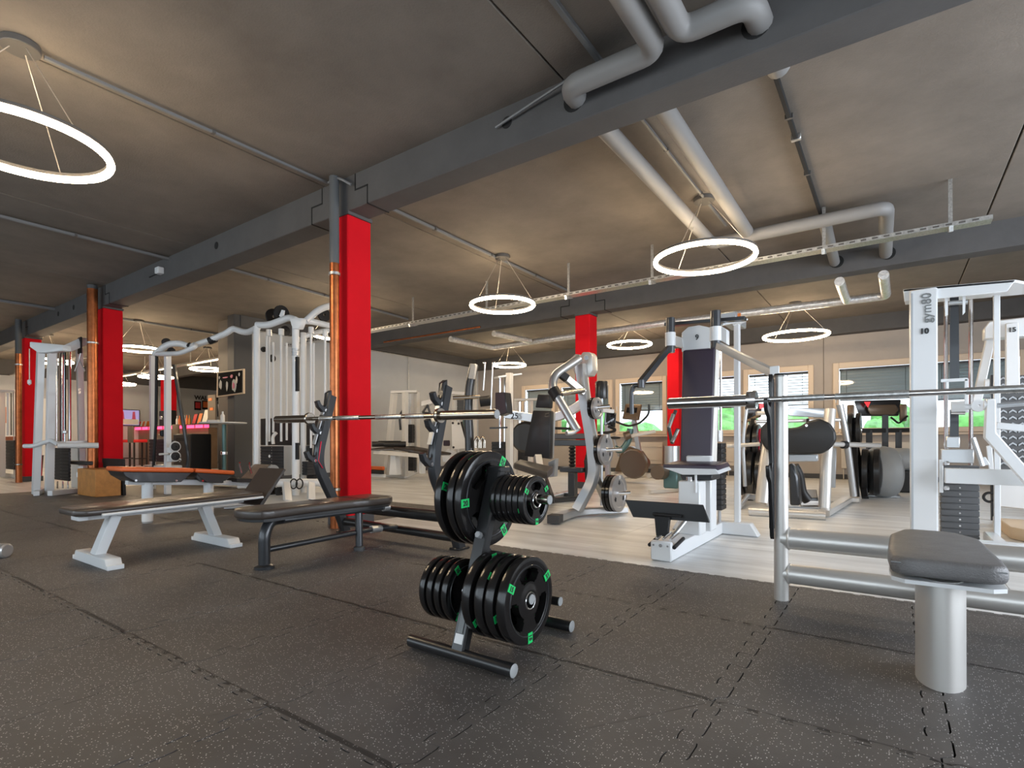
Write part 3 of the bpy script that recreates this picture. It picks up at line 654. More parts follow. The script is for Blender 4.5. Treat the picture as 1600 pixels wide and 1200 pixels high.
# ================================================================ SILVER BENCH STATION ON THE RIGHT
t = Thing('bench_station', 'silver bench station with round posts and a grey seat at the right', 'bench press', (.15, 3.4, 0))
for x in (-.58, .90):
    t.part('post', MB().cyl((x, 3.74, 0), (x, 3.74, 1.405), .042, n=24), 'satin_silver')
    t.part('post_cap', MB().lathe([(.001, .012), (.036, .012), (.042, 0), (.042, -.01)], (x, 3.74, 1.405), n=24), 'black_plastic')
    prof = [(3.70, 1.40), (3.655, 1.41), (3.64, 1.36), (3.66, 1.27), (3.60, 1.20), (3.53, 1.215), (3.50, 1.25), (3.485, 1.24), (3.50, 1.18), (3.58, 1.14), (3.66, .86), (3.62, .80), (3.56, .85), (3.545, .84), (3.56, .78), (3.62, .74), (3.68, .40), (3.70, .38)]
    t.part('bar_hook', MB().prism([(x-.055, y, z) for y, z in prof], (.022, 0, 0), .002), 'black_metal')
    t.part('hook_lining', MB().rtube([(x-.044, 3.69, 1.38), (x-.044, 3.69, .45)], .03, .02, up=(0, 1, 0)), 'black_plastic')
t.part('upper_beam', MB().cyl((-.58, 3.76, .385), (.90, 3.76, .385), .066, n=24), 'satin_silver')
t.part('lower_beam', MB().cyl((-.58, 3.76, .165), (.90, 3.76, .165), .060, n=24), 'satin_silver')
for z, r in ((.385, .07), (.165, .064)): t.part('weld_ring', MB().torus((-.538, 3.76, z), r-.004, .007, (1, 0, 0), 24, 6), 'satin_silver')
so = []
for (x, y) in ((-.015, 2.74), (.03, 2.70), (.31, 2.70), (.355, 2.74), (.355, 2.90), (.34, 3.35), (.27, 3.50), (.22, 3.53), (.08, 3.53), (.03, 3.50), (-.02, 3.3), (-.025, 2.90)): so.append((x, y if y < 3.2 else y+.08, .448))
t.part('seat_pad', MB().prism(so, (0, 0, .075), .024, 3), 'grey_vinyl')
t.part('seat_plate', MB().prism([(.165+(x-.165)*.97, 3.1+(y-3.1)*.98, .418) for x, y, z in so], (0, 0, .016)), 'white_metal')
t.part('seat_seam', MB().tube([(-.012, 2.712, .500), (.345, 2.712, .500)], .003, n=5), 'grey_metal')
t.part('seat_post', MB().sweep([(.155, 2.87, 0), (.155, 2.87, .435)], [(.084*math.cos(2*PI*i/28), .145*math.sin(2*PI*i/28)) for i in range(28)], up=(0, 1, 0)), 'satin_silver')
t.part('seat_tube', MB().cyl((.155, 3.0, .16), (.155, 3.72, .16), .05), 'satin_silver')
barbell('barbell', -1.225, 1.585, 3.545, 1.245, 'long steel barbell racked on the silver right hand station', .036, .0165, .50, .045, 'chrome', 'chrome', 0)

# ================================================================ WHITE FLAT BENCH
t = Thing('flat_bench', 'white framed flat bench with a long brown pad at the left', 'bench', (-5.4, 2.1, 0))
for x, y, sgn in ((-5.35, 1.65, 1), (-5.45, 2.65, -1)):
    t.part('foot', MB().prism([(x-.38, y-.055, 0), (x+.38, y-.055, 0), (x+.33, y-.055, .085), (x-.33, y-.055, .085)], (0, .11, 0), .006), 'white_metal')
    t.part('foot_cap', MB().bb((x+.36, y-.057, .002), (x+.392, y+.057, .04), .004), 'white_metal'); t.part('foot_cap', MB().bb((x-.392, y-.057, .002), (x-.36, y+.057, .04), .004), 'white_metal')
    t.part('leg', MB().bar((x, y, .07), (x+.0, y+sgn*.12, .39), .115, .075, up=(0, 1, 0)), 'white_metal')
t.part('frame_rail', MB().bar((-5.36, 1.52, .392), (-5.47, 2.92, .405), .075, .055), 'white_metal')
t.part('frame_plate', MB().bb((-5.44, 1.50, .372), (-5.28, 1.57, .405), .004), 'white_metal')
t.part('pad', MB().prism([(-5.60, 1.62, .42), (-5.585, 1.50, .42), (-5.52, 1.44, .42), (-5.17, 1.44, .42), (-5.10, 1.50, .42), (-5.09, 1.62, .42), (-5.20, 3.0, .435), (-5.70, 3.0, .435)], (0, 0, .055), .02, 3), 'brown_vinyl')
t.part('pad_trim', MB().tube([(-5.085, 1.60, .425), (-5.195, 2.99, .44)], .012, n=8), 'white_metal', label='white edge trim')
t.part('back_plate', MB().prism([(-5.66, 2.96, .36), (-5.20, 2.96, .36), (-5.20, 3.22, .72), (-5.66, 3.22, .72)], (0, .03, -.015), .006), 'brown_vinyl', label='raised brown end plate')
one('chrome_dumbbell', MB().lathe([(.001, -.13), (.05, -.13), (.062, -.12), (.062, -.045), (.05, -.035), (.02, -.03), (.02, .03), (.05, .035), (.062, .045), (.062, .12), (.05, .13), (.001, .13)], (-6.37, 1.22, .063), (.86, .5, 0), 24), 'silver_metal', 'chrome dumbbell end lying on the dark floor at the left edge', 'dumbbell', (-6.37, 1.22, 0))

# ================================================================ WHITE BENCH WITH ORANGE PADS
t = Thing('adjustable_bench', 'white bench with orange topped pads and an end roller', 'bench', (-7.54, 3.4, 0))
OX = -7.54
for y in (2.84, 3.57, 4.22):
    t.part('leg', MB().cyl((OX, y, .02), (OX, y, .50 if y < 4 else .40), .062, n=18), 'white_metal'); t.part('foot_cap', MB().cyl((OX, y, 0), (OX, y, .022), .058, n=18), 'cap_grey')
t.part('lower_tube', MB().cyl((OX, 2.86, .135), (OX, 4.25, .135), .042), 'white_metal')
t.part('lower_rail', MB().bar((OX, 3.62, .24), (OX, 4.25, .22), .08, .09), 'white_metal')
t.part('top_rail', MB().rtube([(OX, 2.62, .52), (OX, 3.75, .44), (OX, 4.45, .36)], .09, .07), 'white_metal')
for (y0, z0, y1, z1) in ((2.48, .655, 3.28, .605), (3.30, .605, 3.80, .55)):
    d = V((0, y1-y0, z1-z0)).normalized(); u = V((0, -d.z, d.y)); a, b = V((OX, y0, z0)), V((OX, y1, z1))
    t.part('pad', MB().prism([a-V((.24, 0, 0)), a+V((.24, 0, 0)), b+V((.24, 0, 0)), b-V((.24, 0, 0))], u*.055, .02, 3), 'orange_vinyl', label='orange pad')
    L = (b-a).length
    t.part('pad_shell', MB().prism([a+V((.225, 0, 0))+d*.02, a+V((.225, 0, 0))+d*.05*1-u*.05, a+V((.225, 0, 0))+d*.16-u*.12, b+V((.225, 0, 0))-d*.14-u*.12, b+V((.225, 0, 0))-d*.02], (-.45, 0, 0), .006), 'graphite_metal')
    for q in (.2, .75): p = a+d*L*q-u*.10; t.part('bolt', MB().cyl(p+V((.22, 0, 0)), p+V((.236, 0, 0)), .014, n=8), 'chrome')
t.part('rear_pad', MB().bar((OX, 3.86, .47), (OX, 4.32, .43), .36, .05), 'black_vinyl')
t.part('angled_pad', MB().bar((OX, 4.10, .44), (OX, 4.34, .66), .40, .03), 'brown_vinyl')
t.part('roller', MB().cyl((OX-.25, 4.36, .58), (OX+.25, 4.36, .58), .085, n=24), 'cap_grey', label='grey roller pad')
t.part('roller_hub', MB().cyl((OX+.25, 4.36, .58), (OX+.256, 4.36, .58), .02, n=10), 'white_metal')
t.part('roller_support', MB().bar((OX+.05, 4.36, .34), (OX+.05, 4.36, .56), .07, .07), 'white_metal')
for x in (-.14, .12): t.part('lever', MB().tube([(OX+x, 4.10, .55), (OX+x, 4.06, .68), (OX+x+.04, 4.05, .70)], .012, n=6), 'chrome')

# ================================================================ PLYWOOD BOX
t = Thing('plyo_box', 'orange brown plywood box with a black top board by the second column', 'box', (-12.2, 4.3, 0))
t.part('box', MB().bb((-12.75, 3.62, 0), (-11.83, 4.02, .50), .006), 'plywood')
t.part('board', MB().box((-12.3, 4.06, .34), (1.0, .05, .68), M.Rotation(.02, 3, 'X'), .004), 'black_plastic')

# ================================================================ MACHINES: shared pieces
def stack(t, a, b, m='stack_black', pitch=.05, pins=True, parent=None):
    a, b = V(a), V(b); lo = V([min(a[i], b[i]) for i in range(3)]); hi = V([max(a[i], b[i]) for i in range(3)])
    n_ = max(3, int((hi.z-lo.z)/pitch)); p = (hi.z-lo.z)/n_; mb = MB()
    for i in range(n_): mb.bb((lo.x, lo.y, lo.z+i*p+.004), (hi.x, hi.y, lo.z+(i+1)*p-.003), .004)
    mb.bb((lo.x+.01, lo.y+.01, lo.z), (hi.x-.01, hi.y-.01, hi.z-.01))
    o = t.part('weight_stack', mb, m, kind='stuff')
    if pins:
        q = MB()
        for i in range(n_): q.cyl(((lo.x+hi.x)/2, lo.y-.004, lo.z+(i+.5)*p), ((lo.x+hi.x)/2, lo.y+.006, lo.z+(i+.5)*p), .009, n=6)
        t.part('pin_holes', q, 'chrome', parent=o, kind='stuff')
    return o
def rods(t, pairs, r, m='chrome', name='guide_rod'):
    for a, b in pairs: t.part(name, MB().cyl(a, b, r, n=8), m)
def wheel(t, c, R, T, m='black_plastic', axis=(1, 0, 0), name='pulley', parent=None):
    return t.part(name, MB().lathe([(R*.2, -T), (R*.9, -T), (R, -T*.9), (R*.93, -T*.3), (R*.93, T*.3), (R, T*.9), (R*.9, T), (R*.2, T), (R*.2, -T)], c, axis, 20), m, parent=parent)

# ---------------------------------------------------------------- chest press numbered 9
t = Thing('chest_press', 'white chest press with tall purple black backrest, numbered 9', 'exercise machine', (-1.59, 5.3, 0))
t.part('base_beam', MB().bb((-1.66, 4.40, .0), (-1.50, 6.05, .125), .006), 'white_metal')
t.part('front_block', MB().bb((-1.67, 4.36, .0), (-1.49, 4.41, .165), .012), 'white_metal')
t.part('cross_foot', MB().prism([(-2.05, 6.0, 0), (-1.14, 6.0, 0), (-1.22, 6.0, .13), (-1.97, 6.0, .13)], (0, .13, 0), .008), 'white_metal')
for x in (-1.64, -1.58, -1.52): t.part('roller_rod', MB().cyl((x, 4.42, .175), (x, 4.62, .20), .012, n=8), 'chrome')
for x in (-1.685, -1.475): t.part('side_knob', MB().cyl((x, 4.38, .12), (x, 4.62, .16), .016, n=8), 'black_plastic')
t.part('front_bolts', MB().cyl((-1.64, 4.352, .13), (-1.64, 4.36, .13), .009, n=8).cyl((-1.52, 4.352, .13), (-1.52, 4.36, .13), .009, n=8).cyl((-1.58, 4.352, .13), (-1.58, 4.36, .13), .015, n=8), 'chrome', kind='stuff')
t.part('foot_plate', MB().prism([(-2.002, 4.600, 0.461), (-1.306, 4.600, 0.461), (-1.249, 4.600, 0.316), (-1.923, 4.600, 0.310)], (0, .02, .0), .004), 'black_metal', label='black foot plate')
t.part('plate_bracket', MB().prism([(-1.711, 4.560, 0.343), (-1.575, 4.560, 0.342), (-1.598, 4.560, 0.175), (-1.694, 4.560, 0.166)], (0, .05, 0), .004), 'black_plastic')
t.part('bracket_rail', MB().cyl((-1.726, 4.570, 0.357), (-1.479, 4.570, 0.354), .014, n=8), 'black_plastic')
t.part('strut', MB().cyl((-1.618, 4.750, 0.134), (-1.551, 4.900, 0.264), .022, n=10), 'silver_metal')
t.part('pedestal', MB().bb((-1.66, 5.05, .12), (-1.46, 5.25, .62), .01), 'white_metal')
t.part('pedestal_post', MB().bb((-1.68, 5.35, .12), (-1.44, 5.55, .85), .01), 'white_metal')
t.part('seat_spring', MB().cyl((-1.571, 5.100, 0.484), (-1.571, 5.100, 0.659), .03, n=12), 'chrome')
t.part('seat_lever', MB().cyl((-1.497, 5.050, 0.516), (-1.497, 5.050, 0.694), .012, n=8), 'white_metal')
t.part('seat', MB().prism([(-1.780, 4.980, 0.779), (-1.301, 4.980, 0.778), (-1.268, 4.980, 0.733), (-1.780, 4.980, 0.730)], (0, .42, .02), .012, 2), 'purple_vinyl')
t.part('seat_tray', MB().prism([(-1.776, 4.970, 0.743), (-1.298, 4.970, 0.744), (-1.265, 4.970, 0.700), (-1.354, 4.970, 0.691), (-1.595, 4.970, 0.683)], (0, .44, .02), .004), 'white_metal')
t.part('seat_cushion_rear', MB().prism([(-1.694, 5.200, 0.673), (-1.387, 5.200, 0.684), (-1.393, 5.200, 0.623), (-1.669, 5.200, 0.612)], (0, .3, 0), .01), 'black_vinyl')
t.part('backrest', MB().prism([(-1.778, 5.550, 1.925), (-1.453, 5.550, 1.918), (-1.453, 5.400, 0.758), (-1.759, 5.400, 0.751)], (.0, .09, .02), .02, 3), 'purple_vinyl')
t.part('backrest_edge', MB().prism([(-1.449, 5.560, 1.906), (-1.430, 5.580, 1.901), (-1.424, 5.430, 0.758), (-1.455, 5.410, 0.745)], (0, .07, .02), .004), 'cream_metal', label='pale backrest edge')  # pale strip along the right edge of the backrest
t.part('number_plate', MB().prism([(-1.807, 5.620, 1.924), (-1.515, 5.620, 1.908), (-1.514, 5.620, 2.141), (-1.629, 5.620, 2.182), (-1.740, 5.620, 2.176), (-1.807, 5.620, 2.124)], (0, .03, 0), .004), 'white_metal')
lettering('number', '9', .075, 'ink', t.o, t.loc, (-1.666, 5.614, 2.034), (1, 0, 0), (0, 0, 1), .002)
t.part('top_link', MB().prism([(-1.888, 5.600, 1.996), (-1.781, 5.600, 1.958), (-1.794, 5.600, 2.066), (-1.874, 5.600, 2.102)], (0, .1, 0), .006), 'white_metal')
t.part('top_link', MB().prism([(-1.435, 5.600, 2.013), (-1.349, 5.600, 1.952), (-1.349, 5.600, 2.098), (-1.422, 5.600, 2.152)], (0, .1, 0), .006), 'white_metal')
for px0, px1, ya, yb, yt in ((1040, 1055, 520, 541, 552), (1110, 1127, 511, 533, 544)):
    pass
t.part('pivot_sleeve', MB().cyl((-1.867, 5.450, 1.966), (-1.867, 5.450, 2.103), .052, n=18), 'white_metal')
t.part('pivot_sleeve', MB().cyl((-1.420, 5.450, 1.969), (-1.420, 5.450, 2.107), .055, n=18), 'white_metal')
t.part('pivot', MB().cyl((-1.867, 5.450, 1.900), (-1.866, 5.450, 2.254), .045, n=18), 'graphite_metal')
t.part('pivot', MB().cyl((-1.420, 5.450, 1.901), (-1.419, 5.450, 2.263), .048, n=18), 'graphite_metal')
t.part('press_arm', MB().bar((-1.887, 5.420, 1.931), (-1.987, 4.950, 1.557), .05, .06), 'graphite_metal')
t.part('press_arm', MB().bar((-1.389, 5.420, 1.918), (-0.782, 4.750, 1.533), .05, .065), 'grey_metal')
t.part('arm_end', MB().bar((-0.779, 4.730, 1.490), (-0.778, 4.730, 1.592), .02, .07), 'white_metal')
t.part('hand_grip', MB().tube([(-1.960, 4.930, 1.529), (-2.050, 4.930, 1.534), (-2.070, 4.930, 1.474), (-2.071, 4.930, 1.257)], .022, .05), 'graphite_metal')
t.part('grip_pivot', MB().cyl((-1.973, 4.930, 1.505), (-1.973, 4.930, 1.578), .035, n=10), 'graphite_metal')
t.part('motor_box', MB().bb((-1.535, 6.074, 2.269), (-1.371, 6.564, 2.378), .01), 'grey_metal')
t.part('motor_light', MB().box((-1.332, 6.041, 2.325), (.03, .02, .03)), 'orange_plastic')
t.part('top_frame', MB().bar((-1.987, 5.650, 2.232), (-1.186, 5.650, 2.194), .10, .035), 'graphite_metal')
t.part('top_plate', MB().bar((-1.435, 5.700, 2.171), (-1.239, 5.900, 2.233), .08, .02), 'white_metal')
t.part('rear_post', MB().bb((-1.393, 6.059, 0.016), (-1.342, 6.147, 2.276), .004), 'white_metal')
t.part('post_cap', MB().prism([(-1.387, 6.000, 2.217), (-1.272, 6.000, 2.256), (-1.285, 6.000, 2.278), (-1.387, 6.000, 2.251)], (0, .1, 0)), 'white_metal')
rods(t, [((-1.519, 6.031, 1.964), (-1.521, 6.030, 0.987))], .012)
stack(t, (-1.643, 5.953, 0.254), (-1.491, 6.140, 0.973), 'stack_black', .055, False)
t.part('stack_head', MB().bb((-1.599, 5.970, 0.987), (-1.519, 6.128, 1.110), .006), 'white_metal')
t.part('stack_foot', MB().cyl((-1.521, 5.968, 0.114), (-1.521, 5.969, 0.250), .018, n=8), 'silver_metal')
t.part('cable', MB().tube([(-1.520, 5.908, 1.934), (-1.516, 5.911, 1.460), (-1.522, 5.906, 0.987)], .006, n=5), 'black_plastic')

# ---------------------------------------------------------------- white cable machine numbered 10
t = Thing('cable_machine', 'tall white cable machine numbered 10 with weight stack at right', 'exercise machine', (.45, 6.7, 0))
t.part('main_post', MB().bb((0.124, 6.425, 0.036), (0.336, 6.553, 2.433), .012), 'white_metal')
t.part('post_trim', MB().bb((.135, 6.419, .02), (.150, 6.426, 2.4)), 'grey_metal')
t.part('top_plate', MB().prism([(0.075, 6.460, 2.459), (0.880, 6.460, 2.412), (0.825, 6.460, 2.319), (0.085, 6.460, 2.340)], (0, .04, 0), .004), 'white_metal')
t.part('top_cover', MB().prism([(0.075, 6.460, 2.459), (0.880, 6.460, 2.412), (1.30, 7.1, (0.880, 6.460, 2.412)[2]), (.10, 7.1, (0.075, 6.460, 2.459)[2])], (0, 0, -.025), .004), 'white_metal')
lettering('lettering', 'gym80', .108, 'grey_ink', t.o, t.loc, (0.288, 6.418, 2.102), (0, 0, 1), (-1, 0, 0), .001, 'grey lettering reading upwards')
lettering('lettering', '10', .070, 'ink', t.o, t.loc, (0.201, 6.418, 2.004), (1, 0, 0), (0, 0, 1), .003, 'black number 10')
t.part('rear_post', MB().bb((0.796, 7.033, 0.000), (0.847, 7.063, 2.500), .006), 'white_metal')
rods(t, [((0.637, 7.129, 2.480), (0.633, 7.126, 0.496)), ((0.443, 7.175, 2.522), (0.439, 7.172, 0.483))], .018)
for px in (1479, 1507): pass
t.part('pulley_hanger', MB().prism([(0.398, 6.600, 2.401), (0.422, 6.600, 2.398), (0.422, 6.600, 2.190), (0.402, 6.600, 2.181)], (0, .02, 0)), 'white_metal')
t.part('pulley_hanger', MB().prism([(0.530, 6.600, 2.392), (0.553, 6.600, 2.389), (0.548, 6.600, 2.197), (0.530, 6.600, 2.175)], (0, .02, 0)), 'white_metal')
t.part('pulley_axle', MB().cyl((0.430, 6.650, 2.309), (0.571, 6.650, 2.300), .022, n=10), 'silver_metal')
t.part('belt', MB().prism([(0.444, 6.720, 2.396), (0.511, 6.720, 2.391), (0.514, 6.720, 1.585), (0.442, 6.720, 1.590)], (0, .012, 0)), 'graphite_metal', label='wide dark belt')
t.part('belt', MB().prism([(0.442, 6.720, 1.292), (0.509, 6.720, 1.290), (0.508, 6.720, 0.970), (0.441, 6.720, 0.970)], (0, .012, 0)), 'graphite_metal')
for a, b in (((1470, 595), (1512, 593)), ((1510, 593), (1510, 640)), ((1480, 596), (1480, 612)), ((1484, 607), (1508, 606))): pass
t.part('guide_frame', MB().bar((0.362, 6.500, 1.557), (0.557, 6.500, 1.556), .02, .03).bar((0.548, 6.500, 1.562), (0.547, 6.500, 1.249), .03, .02, up=(0, 1, 0)).bar((0.409, 6.500, 1.554), (0.409, 6.500, 1.452), .02, .02, up=(0, 1, 0)), 'white_metal')
t.part('pivot_block', MB().cyl((0.427, 6.350, 1.293), (0.521, 6.350, 1.295), .055, n=14), 'white_metal')
t.part('pivot_shaft', MB().cyl((0.521, 6.350, 1.295), (0.596, 6.350, 1.298), .025, n=10), 'white_metal')
t.part('pivot_ring', MB().lathe([(.01, -.03), (.055, -.03), (.055, .03), (.01, .03), (.01, -.03)], (0.618, 6.350, 1.303), (0, 1, 0), 16), 'white_metal')
t.part('pivot_bolt', MB().cyl((0.425, 6.330, 1.246), (0.524, 6.330, 1.242), .018, n=8), 'chrome')
stack(t, (0.378, 6.848, 0.000), (0.673, 7.025, 0.747), 'stack_grey', .062)
t.part('stack_head', MB().bb((0.378, 6.817, 0.772), (0.629, 6.968, 0.907), .006), 'silver_metal')
t.part('head_clamp', MB().bb((0.411, 6.713, 0.920), (0.517, 6.776, 1.031), .008), 'silver_metal')
t.part('post_flange', MB().bb((0.340, 6.390, 0.508), (0.372, 6.410, 0.817), .004), 'white_metal')
for py in (724, 764): t.part('flange_bolt', MB().cyl((0.386, 6.375, 0.782) if py == 724 else (0.385, 6.375, 0.552), (0.405, 6.389, 0.782) if py == 724 else (0.405, 6.388, 0.552), .02, n=8), 'chrome')
t.part('support_beam', MB().bar((0.376, 6.300, 0.674), (1.065, 6.300, 0.671), .10, .135), 'white_metal')
t.part('lever_arm', MB().prism([(0.644, 6.100, 1.349), (0.705, 6.100, 1.346), (0.708, 6.100, 1.059), (1.031, 6.100, 0.567), (1.030, 6.100, 0.411), (0.630, 6.100, 1.016)], (0, .09, 0), .008), 'white_metal')
t.part('lever_hinge', MB().cyl((0.632, 6.150, 1.303), (0.657, 6.150, 1.302), .05, n=12), 'white_metal')
t.part('grip_bar', MB().cyl((0.719, 6.150, 1.289), (1.078, 6.150, 1.311), .022, n=10), 'grey_metal')
t.part('cross_arm', MB().bar((0.739, 6.400, 1.125), (1.082, 6.400, 1.074), .05, .06), 'white_metal')
t.part('seat_lever', MB().tube([(0.592, 6.500, 1.018), (0.640, 6.500, 0.836), (0.658, 6.500, 0.760)], .022, n=8), 'silver_metal')
t.part('lever_socket', MB().prism([(0.636, 6.500, 0.830), (0.680, 6.500, 0.842), (0.711, 6.500, 0.773), (0.649, 6.500, 0.760)], (0, .06, 0), .004), 'white_metal')
t.part('side_plate', MB().prism([(0.711, 6.750, 0.939), (0.752, 6.750, 0.951), (0.765, 6.750, 0.723), (0.729, 6.750, 0.722)], (0, .03, 0), .004), 'white_metal')
t.part('base_rail', MB().bb((.1, 6.35, 0), (1.9, 6.47, .09), .01), 'white_metal')
t.part('base_rail', MB().bb((.72, 6.45, 0), (.82, 7.1, .09), .01), 'white_metal')

# ---------------------------------------------------------------- white machine 15 and its tread panel, at the right edge
t = Thing('leg_press', 'white machine numbered 15 with slanted legs at the right edge', 'exercise machine', (2.1, 8.6, 0))
t.part('top_beam', MB().prism([(0.871, 8.400, 2.318), (0.916, 8.400, 2.388), (1.423, 8.400, 2.393), (1.423, 8.400, 2.178), (0.871, 8.400, 2.183)], (0, .2, 0), .01), 'white_metal')
t.part('slanted_leg', MB().prism([(0.898, 8.500, 2.210), (0.984, 8.500, 2.200), (0.844, 8.500, 1.359), (0.751, 8.500, 1.363)], (0, .1, 0), .01), 'white_metal')
t.part('wide_plate', MB().prism([(1.043, 8.300, 2.331), (1.156, 8.300, 2.331), (1.166, 8.300, 1.606), (1.042, 8.300, 1.607)], (0, .05, 0), .01), 'white_metal')
lettering('lettering', '15', .07, 'ink', t.o, t.loc, (1.064, 8.290, 2.225), (1, 0, 0), (0, 0, 1), .002, 'black number 15')
t.part('hinge', MB().cyl((0.870, 8.400, 1.655), (0.909, 8.400, 1.653), .06, n=12), 'white_metal')
t.part('rear_leg', MB().bb((1.301, 9.784, 0.118), (1.358, 9.818, 1.707), .01), 'white_metal')
t.part('linkage', MB().prism([(0.923, 8.000, 0.622), (1.352, 8.000, 0.609), (1.351, 8.000, 0.227), (0.954, 8.000, 0.255)], (0, .08, 0), .01), 'white_metal')
t.part('linkage_ring', MB().torus((0.858, 7.900, 0.364), .05, .014, (0, 1, 0), 18, 6), 'black_plastic')
t.part('floor_frame', MB().bb((.95, 8.2, 0), (3.3, 8.5, .10), .01), 'white_metal')
t = Thing('tread_panel', 'dark grey panel with raised chevron tread behind the white machine', 'panel', (1.7, 8.8, 0))
pa, pb = (1.02, 8.9), (3.2, 8.9)
t.part('board', MB().bb((1.0, 8.9, .62), (3.3, 8.94, 1.78), .004), 'stack_grey')
ch = MB()
for i in range(26):
    for j in range(14):
        x, z = 1.06+i*.086, .68+j*.08
        ch.prism([(x, 8.9, z), (x+.035, 8.9, z+.028), (x+.07, 8.9, z), (x+.07, 8.9, z+.02), (x+.035, 8.9, z+.048), (x, 8.9, z+.02)], (0, -.014, 0))
t.part('tread', ch, 'grey_metal', kind='stuff')
t.part('frame', MB().bb((.98, 8.88, 0), (1.03, 8.96, 1.8)).bb((3.27, 8.88, 0), (3.32, 8.96, 1.8)), 'black_metal', kind='stuff')
one('platform', MB().prism([(.95, 7.35, 0), (1.3, 6.75, 0), (2.6, 6.75, 0), (2.6, 8.1, 0), (.95, 8.1, 0)], (0, 0, .12), .01), 'pale_wood', 'pale wooden platform under the white machine at the right edge', 'platform', (1.6, 7.4, 0))

# ---------------------------------------------------------------- silver lever machine with grey plates
t = Thing('lever_machine', 'silver plate loaded lever machine with curved arm in front of the far red column', 'exercise machine', (-3.4, 6.4, 0))
t.part('base_foot', MB().rtube([(-3.350, 5.640, 0.060), (-3.459, 6.355, 0.060), (-2.992, 6.914, 0.060)], .14, .09, .3), 'silver_metal')
t.part('foot_end', MB().bar((-3.321, 5.531, 0.060), (-3.359, 5.700, 0.060), .15, .10), 'cap_rubber')
t.part('mast', MB().sweep([(-3.380, 6.245, 0.094), (-3.188, 6.381, 0.529), (-3.221, 6.358, 0.989), (-3.301, 6.301, 1.574), (-3.334, 6.277, 1.993)], [(-.055, -.07), (.055, -.07), (.075, 0), (.055, .07), (-.055, .07), (-.075, 0)], rad=.18, up=(0, 1, 0)), 'silver_metal')
t.part('rear_leg', MB().rtube([(-3.210, 6.427, 0.525), (-3.204, 6.799, 0.110)], .09, .09), 'silver_metal')
t.part('head', MB().prism([(-3.365, 6.300, 2.115), (-3.327, 6.300, 2.162), (-3.225, 6.300, 2.152), (-3.188, 6.300, 2.107), (-3.179, 6.300, 1.916), (-3.226, 6.300, 1.845), (-3.338, 6.300, 1.845), (-3.366, 6.300, 1.914)], (0, .16, 0), .015, 2), 'satin_silver')
t.part('head_rear', MB().prism([(-3.564, 6.400, 2.112), (-3.496, 6.400, 2.166), (-3.418, 6.400, 2.150), (-3.419, 6.400, 1.894), (-3.497, 6.400, 1.900), (-3.555, 6.400, 2.008)], (0, .12, 0), .015, 2), 'satin_silver')
t.part('head_bolt', MB().cyl((-3.271, 6.300, 2.082), (-3.261, 6.280, 2.078), .03, n=12), 'chrome')
t.part('swing_arm', MB().tube([(-3.307, 6.174, 2.061), (-3.493, 5.859, 1.829), (-3.494, 5.797, 1.663), (-3.403, 5.800, 1.531), (-3.138, 5.804, 1.122)], .055, .18, 14), 'silver_metal')
t.part('grip', MB().tube([(-3.138, 5.804, 1.138), (-3.158, 5.728, 1.098), (-3.196, 5.640, 1.090)], .028, .03), 'silver_metal')
t.part('link', MB().bar((-3.446, 5.953, 1.843), (-3.285, 6.251, 1.620), .08, .08), 'satin_silver')
t.part('link_socket', MB().bar((-3.461, 5.931, 1.858), (-3.396, 6.013, 1.789), .09, .09), 'black_plastic')
t.part('damper', MB().cyl((-3.403, 5.800, 1.579), (-3.261, 6.207, 1.649), .032, n=12), 'dark_chrome')
t.part('arm_clamp', MB().cyl((-3.481, 5.806, 1.639), (-3.403, 5.800, 1.531), .075, n=16), 'black_plastic')
for a, b in (((-3.231, 6.289, 1.421), (-2.986, 6.402, 1.442)), ((-3.164, 6.337, 0.872), (-2.859, 6.491, 0.889)), ((-3.108, 6.499, 0.298), (-2.813, 6.647, 0.318))): t.part('peg', MB().cyl(a, b, .026, n=12), 'chrome')
G10 = PlateKind(.142, .045, .027, None, 'round', 'grey_plate'); G20 = PlateKind(.20, .05, .027, None, 'round', 'grey_plate'); G25 = PlateKind(.245, .05, .027, None, 'round', 'grey_plate')
B10 = PlateKind(.142, .045, .027, None, 'round', 'rubber_plate'); B20 = PlateKind(.20, .05, .027, None, 'round', 'rubber_plate'); B25 = PlateKind(.245, .05, .027, None, 'round', 'rubber_plate')
def at3(p, dx): return (p[0]+dx, p[1], p[2])
for (p, KG, KB, nm, n_) in (((-3.143, 6.352, 1.420), G10, B10, 'top', 1), ((-3.056, 6.413, 0.880), G20, B20, 'middle', 1), ((-2.963, 6.601, 0.305), G25, B25, 'bottom', 2)):
    gp = KG.place(*p, 0, 'grey three hole plate on the %s peg of the silver lever machine' % nm, 'grey plates on the lever machine')
    if nm != 'top': lettering('number', '20' if nm == 'middle' else '25', .055, 'white_label', gp, (0, 0, 0), (KG.T*.5+.001, -.035, KG.R*.80), (0, 1, 0), (0, 0, 1), .001)
    for i in range(n_): KB.place(*at3(p, -.055*(i+1)), .2, 'dark plate %sbehind the grey one on the %s peg of the lever machine' % ('' if i == 0 else 'furthest ', nm), 'dark plates on the lever machine')
for p, tx_, s_ in (((-3.079, 6.311, 0.980), '20', .09), ((-2.976, 6.470, 0.116), '25', .10)):
    pass
one('towel_dispenser', MB().lathe([(.001, 0), (.085, 0), (.088, .01), (.088, .23), (.08, .245), (.001, .245)], (-3.360, 6.933, 1.591), n=24), 'black_metal', 'glossy black cylinder dispenser beside the far red column', 'dispenser', (-3.360, 6.933, 1.591))
one('dispenser_stand', MB().cyl((-3.364, 6.931, 0.086), (-3.360, 6.933, 1.591), .02, n=8), 'grey_metal', 'thin grey stand holding the black cylinder dispenser', 'stand', (-3.364, 6.931, 0.086))

